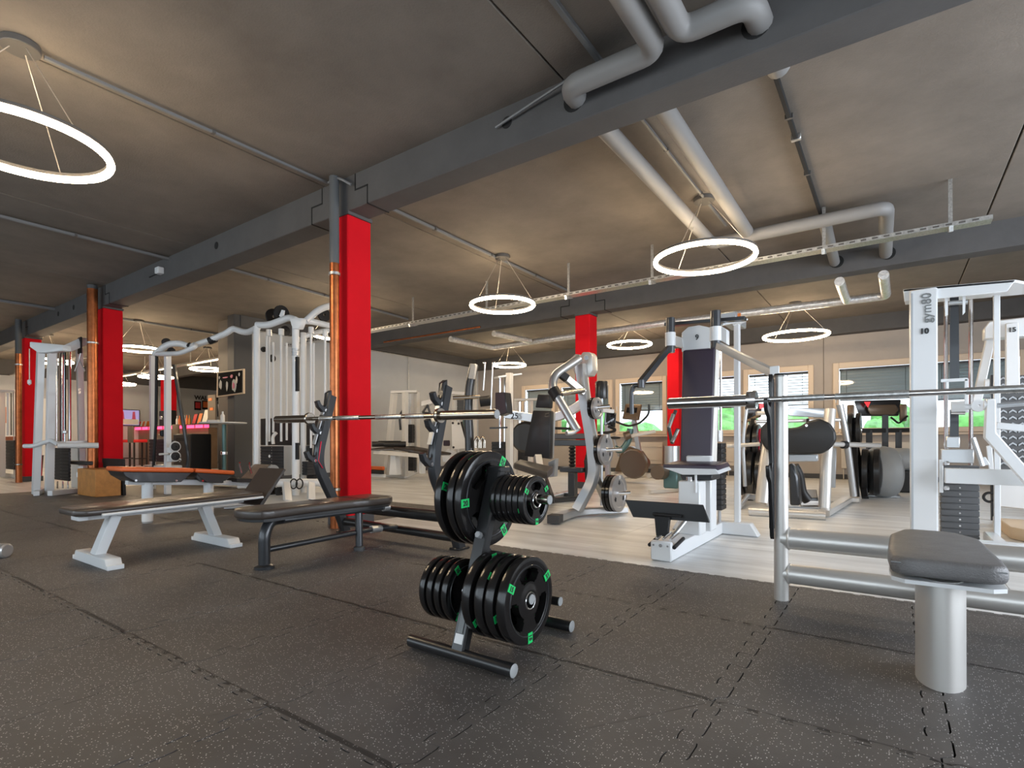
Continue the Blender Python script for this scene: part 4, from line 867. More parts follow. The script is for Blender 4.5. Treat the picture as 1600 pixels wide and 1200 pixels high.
# ---------------------------------------------------------------- black upholstered seat machine
t = Thing('shoulder_press', 'black padded seat machine with a tapered backrest and headrest', 'exercise machine', (-5.3, 6.7, 0))
t.part('headrest', MB().prism([(-4.280, 6.700, 1.687), (-4.060, 6.700, 1.666), (-4.072, 6.700, 1.472), (-4.325, 6.700, 1.491)], (0, .09, 0), .015, 2), 'black_vinyl')
t.part('backrest', MB().prism([(-4.305, 6.600, 1.448), (-4.000, 6.600, 1.428), (-4.024, 6.600, 0.742), (-4.465, 6.600, 0.773)], (0, .11, 0), .02, 2), 'black_vinyl')
t.part('backrest_side', MB().prism([(-4.038, 6.680, 1.423), (-4.006, 6.680, 1.404), (-4.040, 6.680, 0.749), (-4.083, 6.680, 0.730)], (0, .08, 0), .004), 'grey_metal')
t.part('seat', MB().prism([(-4.186, 5.955, 0.620), (-4.899, 7.130, 0.620), (-3.570, 5.949, 0.580), (-3.038, 4.943, 0.580)], (0, 0, .09), .02, 2), 'black_vinyl')
t.part('post', MB().bar((-4.055, 6.441, 0.386), (-4.206, 6.579, 0.786), .10, .10), 'silver_metal')
t.part('rear_cover', MB().prism([(-4.168, 6.800, 0.687), (-4.036, 6.800, 0.746), (-4.059, 6.800, 0.474), (-4.158, 6.800, 0.461)], (0, .1, 0), .01), 'grey_metal')
t.part('pedestal', MB().bar((-4.453, 7.379, 0.050), (-4.093, 6.537, 0.487), .10, .10), 'black_metal')
t.part('base_tube', MB().tube([(-4.272, 6.680, 0.050), (-4.453, 7.379, 0.050), (-4.252, 7.858, 0.050)], .045), 'graphite_metal')
t.part('base_tube', MB().tube([(-4.706, 7.554, 0.050), (-4.911, 8.902, 0.050)], .045), 'silver_metal')
t.part('lever_rod', MB().cyl((-4.246, 7.041, 1.193), (-3.968, 7.238, 1.182), .02, n=8), 'black_metal')

# ---------------------------------------------------------------- dark padded bench with a spring post behind it
t = Thing('padded_table', 'long dark padded bench on a ribbed black post', 'bench', (-5.6, 8.6, 0))
t.part('top', MB().bb((-5.054, 8.381, 1.029), (-4.258, 8.577, 1.129), .012), 'brown_vinyl')
t.part('shell', MB().bb((-5.033, 8.368, 0.908), (-4.276, 8.563, 1.018), .012), 'black_metal')
t.part('seat', MB().bb((-4.631, 7.928, 0.469), (-4.205, 8.086, 0.553), .012), 'graphite_metal')
sp = MB()
for i in range(7): sp.lathe([(.035, 0), (.065, .03), (.035, .06)], (-4.529, 8.189, 0.490), n=12) if i == 0 else sp.lathe([(.035, i*.06), (.065, i*.06+.03), (.035, i*.06+.06)], (-4.529, 8.189, 0.490), n=12)
t.part('ribbed_post', sp, 'black_plastic', kind='stuff')
t.part('seat_post', MB().bar((-4.375, 7.930, 0.036), (-4.374, 7.930, 0.474), .12, .12), 'black_metal')
t.part('floor_bar', MB().bar((-4.964, 8.404, 0.040), (-4.376, 8.389, 0.040), .08, .06), 'black_metal')
t.part('side_frame', MB().tube([(-4.111, 7.994, 0.141), (-4.182, 8.067, 0.666), (-4.147, 8.092, 0.879)], .05), 'black_metal')

# ---------------------------------------------------------------- dark pillar machine with the arm marked 25
t = Thing('lat_machine', 'silver and dark tower machine whose long arm is marked 25', 'exercise machine', (-7.6, 5.7, 0))
t.part('pillar', MB().sweep([(-6.044, 7.238, -0.124), (-6.033, 7.246, 0.991), (-6.059, 7.228, 1.549), (-6.030, 7.248, 1.994), (-5.966, 7.294, 2.329)], [(.08*math.cos(2*PI*i/14), .08*math.sin(2*PI*i/14)) for i in range(14)], rad=.5, up=(0, 1, 0)), 'graphite_metal')
t.part('pillar_tip', MB().bar((-5.939, 7.190, 2.072), (-5.902, 7.216, 2.326), .12, .05, up=(0, 1, 0)), 'satin_silver')
for a, b in (((-5.749, 7.325, 2.347), (-5.777, 7.305, 1.873)), ((-5.641, 7.401, 2.347), (-5.679, 7.374, 1.376))): t.part('cable_rod', MB().cyl(a, b, .014, n=8), 'silver_metal')
for p in ((-5.758, 7.318, 2.347), (-5.623, 7.414, 2.347)): t.part('knob', MB().lathe([(.001, -.03), (.026, -.015), (.03, 0), (.026, .015), (.001, .03)], p, n=12), 'chrome')
t.part('pad_arm', MB().cyl((-6.201, 7.005, 1.742), (-5.823, 7.273, 1.763), .035, n=12), 'dark_chrome')
t.part('clamp', MB().cyl((-5.823, 7.272, 1.674), (-5.679, 7.374, 1.696), .09, n=14), 'black_plastic')
t.part('gearbox', MB().prism([(-4.238, 5.600, 1.633), (-4.074, 5.600, 1.625), (-4.044, 5.600, 1.361), (-4.167, 5.600, 1.323), (-4.239, 5.600, 1.409)], (0, .14, 0), .01), 'graphite_metal')
t.part('long_arm', MB().rtube([(-5.404, 7.446, 1.459), (-4.754, 7.539, 1.358), (-4.353, 7.578, 1.400), (-3.923, 7.637, 1.652)], .07, .145, .5), 'silver_metal')
lettering('lettering', '25', .13, 'ink', t.o, t.loc, (-5.206, 7.317, 1.373), (.80, .55, 0), (-.0, -.0, 1), .003, 'black number 25')
t.part('frame_post', MB().bar((-5.645, 7.888, -0.162), (-5.640, 7.892, 2.220), .10, .10, up=(0, 1, 0)), 'cream_metal')
t.part('frame_top', MB().bar((-5.837, 7.752, 2.140), (-5.603, 8.163, 2.221), .2, .03), 'white_metal')
rods(t, [((-5.841, 7.872, 2.152), (-5.844, 7.870, 0.873)), ((-5.765, 7.926, 2.151), (-5.768, 7.924, 0.872))], .02)
stack(t, (-6.046, 7.882, 0.064), (-5.740, 7.981, 0.989), 'stack_black', .06, False)
t.part('cross_handle', MB().bar((-5.628, 7.288, 1.219), (-5.378, 7.465, 1.229), .04, .03), 'black_metal')
t.part('base', MB().bar((-4.704, 5.526, 0.050), (-4.700, 6.890, 0.050), .14, .10), 'graphite_metal')
for i, px in enumerate((745, 752)): t.part('grip_loop', MB().tube([(-5.824, 7.149, 0.882), (-5.824, 7.149, 1.013), (-5.797, 7.168, 1.067), (-5.771, 7.187, 1.012), (-5.771, 7.187, 0.882)] if i == 0 else [(-5.753, 7.199, 0.881), (-5.753, 7.199, 1.012), (-5.726, 7.218, 1.067), (-5.699, 7.237, 1.012), (-5.700, 7.237, 0.881)], .03, .03), 'dark_chrome')

# ================================================================ WHITE CABLE TOWER BEHIND THE BENCHES
t = Thing('cable_tower', 'large white cable tower with several weight stacks left of the nearest red column', 'exercise machine', (-9.0, 6.0, 0))
up1 = (0, 1, 0)
t.part('front_post', MB().cyl((-8.782, 5.667, -0.082), (-8.774, 5.673, 3.220), .062, n=18), 'white_metal')
t.part('post_sleeve', MB().cyl((-8.758, 5.660, 2.538), (-8.758, 5.660, 2.607), .07, n=18).cyl((-8.758, 5.660, 2.630), (-8.757, 5.660, 2.664), .068, n=18), 'grey_metal', kind='stuff')
t.part('print_panel', MB().bb((-8.835, 5.632, 1.899), (-8.659, 5.670, 2.514)), 'black_plastic', label='black panel with small white figures')
pf = MB()
for i in range(5): pf.box((-8.691, 5.591, 2.443), (.03, .01, .05)) if i == 0 else pf.bb((-8.80-.0, 5.60, 2.0), (-8.799, 5.601, 2.001))
for py in ():
    pass
t.part('print_panel', MB().bb((-8.838, 5.630, 0.680), (-8.662, 5.668, 0.976)), 'black_plastic', label='black printed panel')
t.part('post_head', MB().prism([(-8.795, 5.560, 3.202), (-8.609, 5.692, 3.201), (-8.628, 5.679, 3.099), (-8.656, 5.659, 3.008), (-8.749, 5.593, 3.008), (-8.777, 5.573, 3.099)], (0, .1, 0), .01), 'white_metal')
t.part('left_post', MB().cyl((-9.547, 5.371, 0.121), (-9.540, 5.375, 3.115), .058, n=16), 'white_metal')
t.part('rear_post', MB().cyl((-9.295, 6.162, -0.111), (-9.287, 6.167, 3.096), .055, n=16), 'white_metal')
t.part('top_tube', MB().tube([(-9.540, 5.375, 3.139), (-9.311, 5.477, 3.127), (-8.914, 5.635, 3.243), (-8.774, 5.673, 3.186)], .06, .2, 14), 'white_metal')
t.part('top_tube', MB().tube([(-8.774, 5.673, 3.163), (-8.647, 5.886, 3.184), (-8.654, 6.370, 3.175)], .055, .2, 14), 'white_metal')
t.part('boom', MB().tube([(-8.669, 5.809, 3.173), (-8.619, 6.027, 3.417), (-8.653, 6.371, 3.587), (-8.744, 7.042, 3.763)], .06, .3, 14), 'white_metal')
t.part('rear_tube', MB().tube([(-9.287, 6.167, 3.022), (-9.199, 6.475, 3.161), (-9.059, 6.819, 3.252)], .05, .2, 12), 'white_metal')
t.part('left_boom', MB().tube([(-9.521, 5.389, 3.092), (-9.890, 5.373, 3.027), (-10.195, 5.280, 3.144), (-10.284, 5.217, 3.060), (-10.634, 5.091, 2.947), (-11.060, 4.912, 2.831)], .058, .25, 14), 'white_metal')
t.part('left_boom_end', MB().tube([(-11.060, 4.912, 2.831), (-11.241, 4.784, 2.905), (-11.422, 4.655, 2.881), (-11.736, 4.556, 2.701)], .062, .3, 14), 'white_metal')
t.part('boom_joint', MB().cyl((-11.040, 4.926, 2.855), (-11.080, 4.898, 2.819), .075, n=16), 'black_plastic')
t.part('boom_joint', MB().cyl((-10.564, 5.140, 2.971), (-10.664, 5.070, 2.922), .07, n=16), 'black_plastic')
t.part('pull_up_grip', MB().tube([(-11.472, 4.497, 2.681), (-11.093, 4.521, 2.647), (-10.682, 4.567, 2.626), (-10.356, 4.676, 2.725), (-10.471, 4.717, 2.790), (-10.934, 4.879, 2.825)], .045, .12, 12), 'white_metal')
for px in (480, 452):
    pass
wheel(t, (-9.258, 5.697, 3.373), .15, .02, 'black_plastic'); wheel(t, (-9.572, 5.720, 3.360), .15, .02, 'black_plastic'); wheel(t, (-8.792, 6.273, 3.394), .13, .02, 'black_plastic')
wheel(t, (-11.308, 4.675, 2.737), .07, .02); wheel(t, (-11.497, 4.664, 2.928), .08, .02); wheel(t, (-9.293, 5.795, 3.073), .09, .02); wheel(t, (-9.722, 5.615, 2.743), .05, .02); wheel(t, (-9.594, 5.705, 2.574), .07, .02)
t.part('pulley_bracket', MB().prism([(-9.204, 5.613, 3.302), (-9.166, 5.641, 3.419), (-9.127, 5.668, 3.407), (-9.147, 5.654, 3.267)], (0, .02, 0)), 'white_metal')
for px, t0, b0, dp in ((418, 524, 693, 10.1), (424, 524, 693, 10.1), (427, 538, 676, 10.2), (439, 520, 690, 10.0), (448, 535, 688, 10.1), (485, 515, 695, 10.1), (490, 538, 680, 10.3), (508, 520, 660, 10.3)): pass
rods(t, [((-9.577, 5.595, 2.978), (-9.582, 5.591, 0.929)), ((-9.590, 5.647, 2.999), (-9.594, 5.643, 1.001)), ((-9.573, 5.720, 2.876), (-9.577, 5.717, 1.170)), ((-9.264, 5.693, 3.017), (-9.269, 5.690, 1.000)), ((-9.274, 5.809, 2.845), (-9.278, 5.806, 1.024)), ((-8.902, 6.072, 3.107), (-8.907, 6.069, 0.879)), ((-9.039, 6.221, 2.880), (-9.043, 6.218, 1.121)), ((-8.859, 6.348, 3.075), (-8.863, 6.345, 1.364))], .022, 'white_metal')
for a in ((-9.547, 5.616, 3.097), (-9.264, 5.694, 3.088), (-8.902, 6.073, 3.143), (-8.859, 6.348, 3.124)):
    t.part('rod_socket', MB().cyl(a, (a[0], a[1], a[2]-.12), .05, n=12), 'white_metal')
stack(t, (-9.973, 5.688, 0.374), (-9.185, 5.824, 0.917), 'stack_black', .05); stack(t, (-9.039, 5.967, 0.370), (-8.878, 6.268, 0.631), 'stack_black', .05, False); stack(t, (-8.844, 6.066, 0.629), (-8.825, 6.203, 0.796), 'stack_grey', .05, False)
t.part('painted_lit_side', MB().bb((-9.172, 5.680, 0.376), (-9.162, 5.822, 0.917)), 'grey_metal', label='grey panel painting the lit side of the weight stack')  # light on the stack's right face, painted as a thin grey panel
t.part('dark_stack', MB().bb((-9.300, 6.196, 0.632), (-9.074, 6.224, 0.925), .01), 'black_metal')
t.part('dark_screen', MB().bb((-11.075, 6.318, 0.922), (-9.940, 6.988, 1.491), .01), 'black_metal', label='black rear guard')
t.part('stack_foot', MB().bb((-9.576, 5.624, 0.253), (-9.362, 5.752, 0.372)).bb((-9.070, 6.096, 0.244), (-8.869, 6.206, 0.363)), 'black_plastic', kind='stuff')
t.part('selector_pin', MB().lathe([(.001, -.02), (.03, 0), (.001, .02)], (-9.307, 5.480, 0.732), (0, 1, 0), 10), 'cream_metal')
t.part('lever', MB().tube([(-9.296, 5.548, 0.954), (-9.305, 5.542, 1.094), (-9.248, 5.583, 1.165)], .03, .05), 'cream_metal')
t.part('base_tube', MB().tube([(-9.428, 4.965, 0.247), (-9.127, 5.300, 0.249), (-8.802, 5.531, 0.271), (-8.550, 6.077, 0.246), (-8.445, 6.151, -0.001)], .072, .1, 14), 'white_metal')
for a, b in (((-8.927, 5.044, 0.000), (-8.986, 5.033, 0.251)), ((-8.050, 5.057, 0.000), (-8.554, 5.339, 0.261)), ((-7.900, 5.380, 0.000), (-8.291, 5.647, 0.252)), ((-9.328, 5.416, 0.000), (-9.432, 5.452, 0.214))): t.part('base_leg', MB().bar(a, b, .11, .11, up=up1), 'white_metal')
for a in ((-8.628, 5.531, 0.256), (-8.545, 5.590, 0.255)): t.part('base_ring', MB().torus(a, .085, .012, (1, .3, 0), 18, 6), 'black_plastic')
t.part('floor_plate', MB().prism([(-8.078, 4.043, 0.010), (-7.072, 5.196, 0.010), (-8.620, 6.335, 0.010), (-10.043, 5.386, 0.010)], (0, 0, .03)), 'white_metal')
wheel(t, (-9.223, 5.478, 0.094), .09, .03); wheel(t, (-8.988, 5.521, 0.103), .11, .03)
# pulley column at its left end
t.part('column', MB().bar((-11.367, 4.626, 0.000), (-11.313, 4.610, 2.656), .095, .095, up=up1), 'white_metal')
t.part('column', MB().bar((-12.871, 4.953, 0.000), (-12.562, 4.829, 2.801), .09, .09, up=up1), 'white_metal')
t.part('black_strap', MB().tube([(-11.594, 4.534, 2.660), (-11.830, 4.612, 1.384), (-12.007, 4.609, 0.119)], .028, .05, 8), 'black_plastic')
t.part('slanted_rod', MB().tube([(-11.540, 4.817, 2.515), (-11.308, 4.981, 0.691), (-11.371, 4.937, 0.175)], .036, .1, 8), 'graphite_metal')
stack(t, (-12.522, 4.749, 0.600), (-11.809, 4.807, 1.057), 'stack_black', .06); t.part('stack_cover', MB().bb((-12.014, 4.890, 0.593), (-11.956, 5.021, 1.032)), 'stack_grey')
t.part('carriage', MB().prism([(-11.172, 4.527, 0.898), (-11.093, 4.582, 0.897), (-11.064, 4.603, 0.741), (-11.094, 4.582, 0.621), (-11.172, 4.526, 0.621)], (0, .08, 0), .01), 'white_metal')
for a in ((-10.980, 4.601, 0.910), (-10.980, 4.601, 0.730)): wheel(t, a, .075, .025); t.part('pulley_guard', MB().torus(a, .09, .012, (1, .1, 0), 20, 6), 'white_metal')
t.part('carriage_pin', MB().cyl((-11.225, 4.428, 0.767), (-11.078, 4.532, 0.778), .02, n=8), 'cream_metal')
t.part('column_base', MB().bb((-12.376, 4.602, 0.451), (-11.498, 4.945, 0.538), .01), 'white_metal')
t.part('cable_hook', MB().torus((-10.912, 4.649, 0.670), .04, .008, (0, 1, 0), 12, 5), 'chrome')
t.part('ball_grip', MB().lathe([(.001, -.07), (.04, -.05), (.05, 0), (.04, .05), (.001, .07)], (-11.839, 4.728, 1.172), n=12), 'black_plastic')

# ================================================================ WHITE CABLE STATION AT THE LEFT
t = Thing('cable_station', 'white cable station with a low seat in front of the second red column', 'exercise machine', (-13.6, 3.4, 0))
Q = 10.4
t.part('front_leg', MB().bar((-13.373, 3.152, 0.011), (-13.287, 3.213, 2.785), .11, .11, up=up1), 'white_metal')
t.part('front_leg', MB().bar((-13.228, 3.316, -0.007), (-13.181, 3.349, 2.756), .12, .12, up=up1), 'white_metal')
t.part('rear_leg', MB().bar((-13.382, 3.881, 0.029), (-13.428, 3.848, 2.886), .10, .10, up=up1), 'white_metal')
t.part('top_head', MB().prism([(-13.336, 3.056, 2.901), (-12.822, 3.419, 2.839), (-12.822, 3.419, 2.730), (-13.198, 3.153, 2.683), (-13.336, 3.056, 2.804)], (0, .14, 0), .01), 'white_metal')
t.part('top_arm', MB().prism([(-13.084, 3.479, 2.862), (-13.160, 3.792, 3.080), (-13.150, 3.800, 2.953), (-13.064, 3.493, 2.751)], (.05, .12, 0), .01), 'white_metal')
t.part('pulley_block', MB().bb((-13.217, 3.757, 2.746), (-13.038, 3.787, 3.073), .01), 'black_plastic')
t.part('hanging_cable', MB().cyl((-13.271, 3.041, 2.759), (-13.272, 3.040, 2.181), .008, n=6), 'steel_cable')
t.part('cable_clip', MB().lathe([(.001, -.06), (.03, -.03), (.03, .03), (.001, .06)], (-13.272, 3.040, 2.133), n=10), 'white_metal')
t.part('rope_hook', MB().tube([(-12.915, 3.721, 2.730), (-12.936, 3.706, 2.605), (-12.845, 3.771, 2.381)], .012, .03, 6).tube([(-12.936, 3.706, 2.605), (-13.007, 3.656, 2.381)], .012, 0, 6), 'silver_metal', kind='stuff')
rods(t, [((-13.428, 3.480, 2.773), (-13.432, 3.478, 1.012)), ((-13.366, 3.524, 2.773), (-13.370, 3.521, 1.012)), ((-13.388, 3.570, 2.781), (-13.392, 3.567, 1.012)), ((-13.462, 3.702, 2.831), (-13.466, 3.699, 1.012))], .026, 'chrome')
t.part('belt', MB().bar((-13.284, 3.582, 2.797), (-13.288, 3.579, 1.012), .04, .02, up=up1), 'black_plastic')
stack(t, (-14.088, 3.614, 0.232), (-13.239, 3.655, 0.886), 'stack_black', .06)
rods(t, [((-13.540, 3.524, 0.226), (-13.540, 3.524, 0.086)), ((-13.457, 3.583, 0.225), (-13.457, 3.582, 0.086)), ((-13.437, 3.658, 0.221), (-13.437, 3.658, 0.081))], .015, 'chrome', 'stack_rod')
t.part('cross_tube', MB().cyl((-12.779, 3.327, 0.940), (-12.635, 3.920, 0.935), .055, n=16), 'white_metal')
t.part('side_tube', MB().tube([(-13.419, 2.997, 0.929), (-13.281, 3.095, 0.928), (-13.132, 3.323, 1.037), (-12.886, 3.374, 0.951)], .04, .05, 12), 'white_metal')
t.part('cross_bar', MB().bar((-13.239, 3.369, 0.988), (-13.121, 3.943, 1.011), .05, .05), 'white_metal')
t.part('adjust_knob', MB().cyl((-12.912, 3.478, 0.951), (-12.912, 3.478, 1.158), .012, n=8).lathe([(.001, -.04), (.04, -.02), (.04, .02), (.001, .04)], (-12.912, 3.478, 1.195), n=12), 'silver_metal', kind='stuff')
t.part('seat', MB().bb((-13.486, 3.703, 0.558), (-12.594, 3.824, 0.632), .01), 'black_vinyl')
t.part('seat_bracket', MB().prism([(-12.806, 3.615, 0.422), (-12.696, 3.693, 0.421), (-12.696, 3.692, 0.311), (-12.806, 3.614, 0.324)], (0, .08, 0), .005), 'white_metal')
t.part('seat_post', MB().bar((-12.737, 3.664, 0.078), (-12.736, 3.664, 0.544), .07, .07, up=up1), 'white_metal')
t.part('base_rail', MB().bar((-12.787, 3.215, 0.050), (-13.220, 3.876, 0.050), .10, .09), 'white_metal'); t.part('base_rail', MB().bar((-13.000, 3.073, 0.050), (-14.454, 3.592, 0.050), .09, .09), 'white_metal')
t.part('rear_panel', MB().bb((-14.817, 4.090, 0.000), (-13.951, 4.123, 0.876), .01), 'cream_metal')
one('waste_bin', MB().lathe([(.001, 0), (.22, 0), (.26, .62), (.27, .64), (.25, .64), (.001, .6)], (-19.335, 4.463, 0.000), n=20), 'black_plastic', 'black waste bin behind the white cable station', 'bin', (-19.335, 4.463, 0.000))
one('wall_box', MB().bb((-21.340, 4.856, 2.046), (-20.830, 4.900, 2.482), .01), 'black_plastic', 'black control box on the third red column', 'box', (-20.876, 4.823, 2.046))

# ================================================================ MACHINE AT THE FAR LEFT EDGE
t = Thing('far_cable_machine', 'cream framed weight machine cut by the left edge beside the copper pipe', 'exercise machine', (-17.5, 4.2, 0))
t.part('frame', MB().bar((-20.259, 4.035, 0.043), (-20.253, 4.039, 2.410), .15, .15, up=up1).bar((-20.282, 4.019, 2.428), (-19.890, 4.296, 2.426), .15, .06), 'cream_metal', kind='stuff')
t.part('frame_post', MB().bar((-19.925, 4.272, 0.042), (-19.919, 4.276, 2.409), .06, .1, up=up1), 'cream_metal')
rods(t, [((-20.094, 4.152, 2.374), (-20.096, 4.150, 1.199)), ((-19.963, 4.245, 2.373), (-19.966, 4.243, 1.199))], .03, 'white_metal')
t.part('belt', MB().bar((-19.895, 4.170, 2.364), (-19.897, 4.169, 1.198), .04, .02, up=up1), 'black_plastic')
t.part('stack_head', MB().bb((-21.180, 4.235, 1.056), (-19.804, 4.261, 1.162)), 'poster_orange', label='orange stack head')
stack(t, (-20.674, 4.213, 0.243), (-19.835, 4.266, 1.056), 'stack_black', .09, False)
t.part('base', MB().bb((-21.964, 4.233, 0.000), (-19.806, 4.273, 0.119)), 'cream_metal')
t.part('guard_print', MB().bb((-20.686, 4.137, 1.541), (-20.288, 4.150, 1.989)), 'orange_plastic', label='orange and white printed guard')

# ================================================================ MACHINES AGAINST THE END WALL
t = Thing('pec_machine', 'cream white tall frame machine against the grey end wall', 'exercise machine', (-12.3, 10.9, 0))
t.part('slanted_leg', MB().bar((-11.209, 9.953, 0.092), (-11.035, 10.076, 2.308), .14, .14, up=up1), 'cream_metal')
for px in (): pass
t.part('frame_leg', MB().bar((-10.651, 10.102, 0.068), (-10.646, 10.106, 2.306), .12, .12, up=up1), 'cream_metal'); t.part('frame_leg', MB().bar((-10.675, 10.576, 0.147), (-10.684, 10.569, 2.342), .12, .12, up=up1), 'cream_metal')
t.part('top_frame', MB().bar((-11.091, 10.036, 2.325), (-10.526, 10.437, 2.341), .25, .06), 'cream_metal')
stack(t, (-10.814, 10.354, 0.956), (-10.642, 10.450, 1.458), 'stack_black', .09, False); stack(t, (-10.837, 10.373, 0.193), (-10.615, 10.469, 0.817), 'stack_black', .09, False)
rods(t, [((-10.754, 10.397, 2.298), (-10.758, 10.395, 0.816))], .03, 'white_metal')
t.part('handle', MB().tube([(-10.821, 10.105, 1.301), (-10.848, 10.086, 1.679), (-10.763, 10.146, 1.851)], .03, .1), 'black_metal')
t = Thing('sit_up_bench', 'white framed bench with a dark sloped pad near the end wall', 'bench', (-11.4, 10.2, 0))
t.part('pad', MB().prism([(-10.782, 9.030, 0.833), (-10.562, 9.553, 0.877), (-9.405, 9.760, 0.704), (-9.431, 9.742, 0.640), (-10.590, 9.534, 0.794), (-10.782, 9.029, 0.752)], (.3, .5, 0), .02), 'brown_vinyl')
t.part('rail', MB().bar((-10.848, 9.228, 0.732), (-9.598, 9.868, 0.619), .12, .10), 'cream_metal')
t.part('leg', MB().prism([(-10.542, 9.445, 0.141), (-10.381, 9.559, 0.141), (-10.420, 9.531, 0.746), (-10.500, 9.474, 0.747)], (0, .15, 0)), 'white_metal'); t.part('leg', MB().bar((-9.847, 9.937, 0.172), (-9.846, 9.938, 0.630), .12, .12, up=up1), 'white_metal')
t.part('base', MB().prism([(-12.105, 10.412, 0.000), (-10.668, 10.094, 0.000), (-12.211, 12.181, 0.000), (-13.387, 12.271, 0.000)], (0, 0, .12), .01), 'white_metal')
for a in ((-10.737, 9.429, 0.927), (-10.603, 9.524, 0.943), (-10.495, 9.601, 0.926)): t.part('roller', MB().cyl((a[0]-.2, a[1]-.2, a[2]), (a[0]+.2, a[1]+.2, a[2]), .07, n=12), 'black_vinyl')
t = Thing('low_orange_bench', 'low bench with an orange pad just right of the nearest red column', 'bench', (-12.0, 9.8, 0))
t.part('pad', MB().bb((-11.320, 9.351, 0.256), (-10.675, 9.436, 0.354), .02), 'orange_vinyl', label='orange pad'); t.part('base', MB().bb((-11.258, 9.341, 0.158), (-10.688, 9.405, 0.256)), 'black_metal')
t.part('foot', MB().bb((-11.292, 9.369, 0.076), (-10.649, 9.433, 0.158)), 'white_metal')
t = Thing('guard_machine', 'cream machine with a tapered guard plate behind the right black upright', 'exercise machine', (-10.6, 11.6, 0))
t.part('guard_plate', MB().prism([(-9.109, 10.215, 1.521), (-8.911, 10.354, 1.488), (-8.768, 10.456, 0.826), (-9.097, 10.223, 0.778)], (0, .06, 0), .01), 'cream_metal')
t.part('guard_edge', MB().bar((-8.898, 10.364, 1.488), (-8.755, 10.465, 0.826), .05, .04, up=up1), 'black_metal')
for a in ((-9.036, 10.205, 1.454), (-8.918, 10.288, 1.438), (-9.024, 10.213, 0.843)): t.part('guard_bolt', MB().cyl(a, (a[0], a[1]-.02, a[2]), .03, n=8), 'black_metal')
t.part('tower', MB().bb((-9.812, 11.024, 0.208), (-9.697, 11.076, 2.303), .01), 'cream_metal'); t.part('tower_side', MB().bb((-9.376, 11.179, 0.217), (-9.132, 11.287, 2.233), .01), 'cream_metal')
t.part('tower_top', MB().bar((-9.696, 10.902, 2.295), (-9.183, 11.142, 2.250), .2, .08), 'cream_metal')
stack(t, (-9.724, 11.139, 1.588), (-9.360, 11.166, 2.173), 'stack_grey', .1, False)
rods(t, [((-9.557, 11.000, 1.589), (-9.560, 10.998, 0.213)), ((-9.388, 11.119, 1.588), (-9.391, 11.117, 0.212))], .03, 'white_metal')
t.part('green_post', MB().bar((-9.080, 10.725, 0.821), (-9.092, 10.717, 1.568), .1, .05, up=up1), 'teal_metal')
t = Thing('curl_machine', 'small white machine with a grey lever arm between the black uprights', 'exercise machine', (-11.5, 11.6, 0))
t.part('arm_box', MB().prism([(-10.012, 10.065, 2.036), (-9.768, 10.238, 2.102), (-9.768, 10.238, 1.986), (-10.013, 10.065, 1.903)], (0, .2, 0), .01), 'cream_metal')
t.part('arm', MB().tube([(-9.986, 10.084, 1.737), (-9.877, 10.161, 1.936), (-9.823, 10.199, 1.720), (-9.986, 10.084, 1.737)], .03, .02, 8), 'graphite_metal')
t.part('body', MB().prism([(-9.582, 10.370, 0.623), (-9.446, 10.466, 0.822), (-9.365, 10.523, 0.689), (-9.447, 10.465, 0.457), (-9.555, 10.389, 0.457)], (0, .2, 0), .01), 'white_metal')
t.part('pad', MB().bb((-9.642, 10.485, 0.872), (-9.419, 10.535, 1.021), .02), 'purple_vinyl'); t.part('post', MB().bar((-9.827, 10.196, 0.159), (-9.756, 10.247, 1.653), .12, .1, up=up1), 'cream_metal')
t = Thing('rear_frame', 'white weight frame with chrome rods in front of the leftmost far window', 'exercise machine', (-9.3, 11.5, 0))
for px in (): pass
t.part('post', MB().bar((-7.809, 11.870, 0.140), (-7.804, 11.873, 2.060), .1, .1, up=up1), 'cream_metal'); t.part('post', MB().bar((-8.125, 11.646, 0.141), (-8.121, 11.649, 2.061), .08, .08, up=up1), 'cream_metal')
t.part('top', MB().bar((-8.162, 11.620, 2.078), (-7.626, 12.000, 2.093), .2, .06), 'cream_metal')
rods(t, [((-8.038, 11.708, 2.027), (-8.041, 11.706, 0.814)), ((-7.928, 11.785, 2.027), (-7.931, 11.784, 0.814))], .03, 'chrome')
t.part('round_pad', MB().lathe([(.001, -.1), (.28, -.1), (.34, 0), (.28, .1), (.001, .1)], (-6.400, 9.559, 1.081), (.3, -1, 0), 20), 'black_vinyl'); stack(t, (-8.275, 11.831, 0.224), (-7.864, 11.954, 0.814), 'stack_black', .1, False)

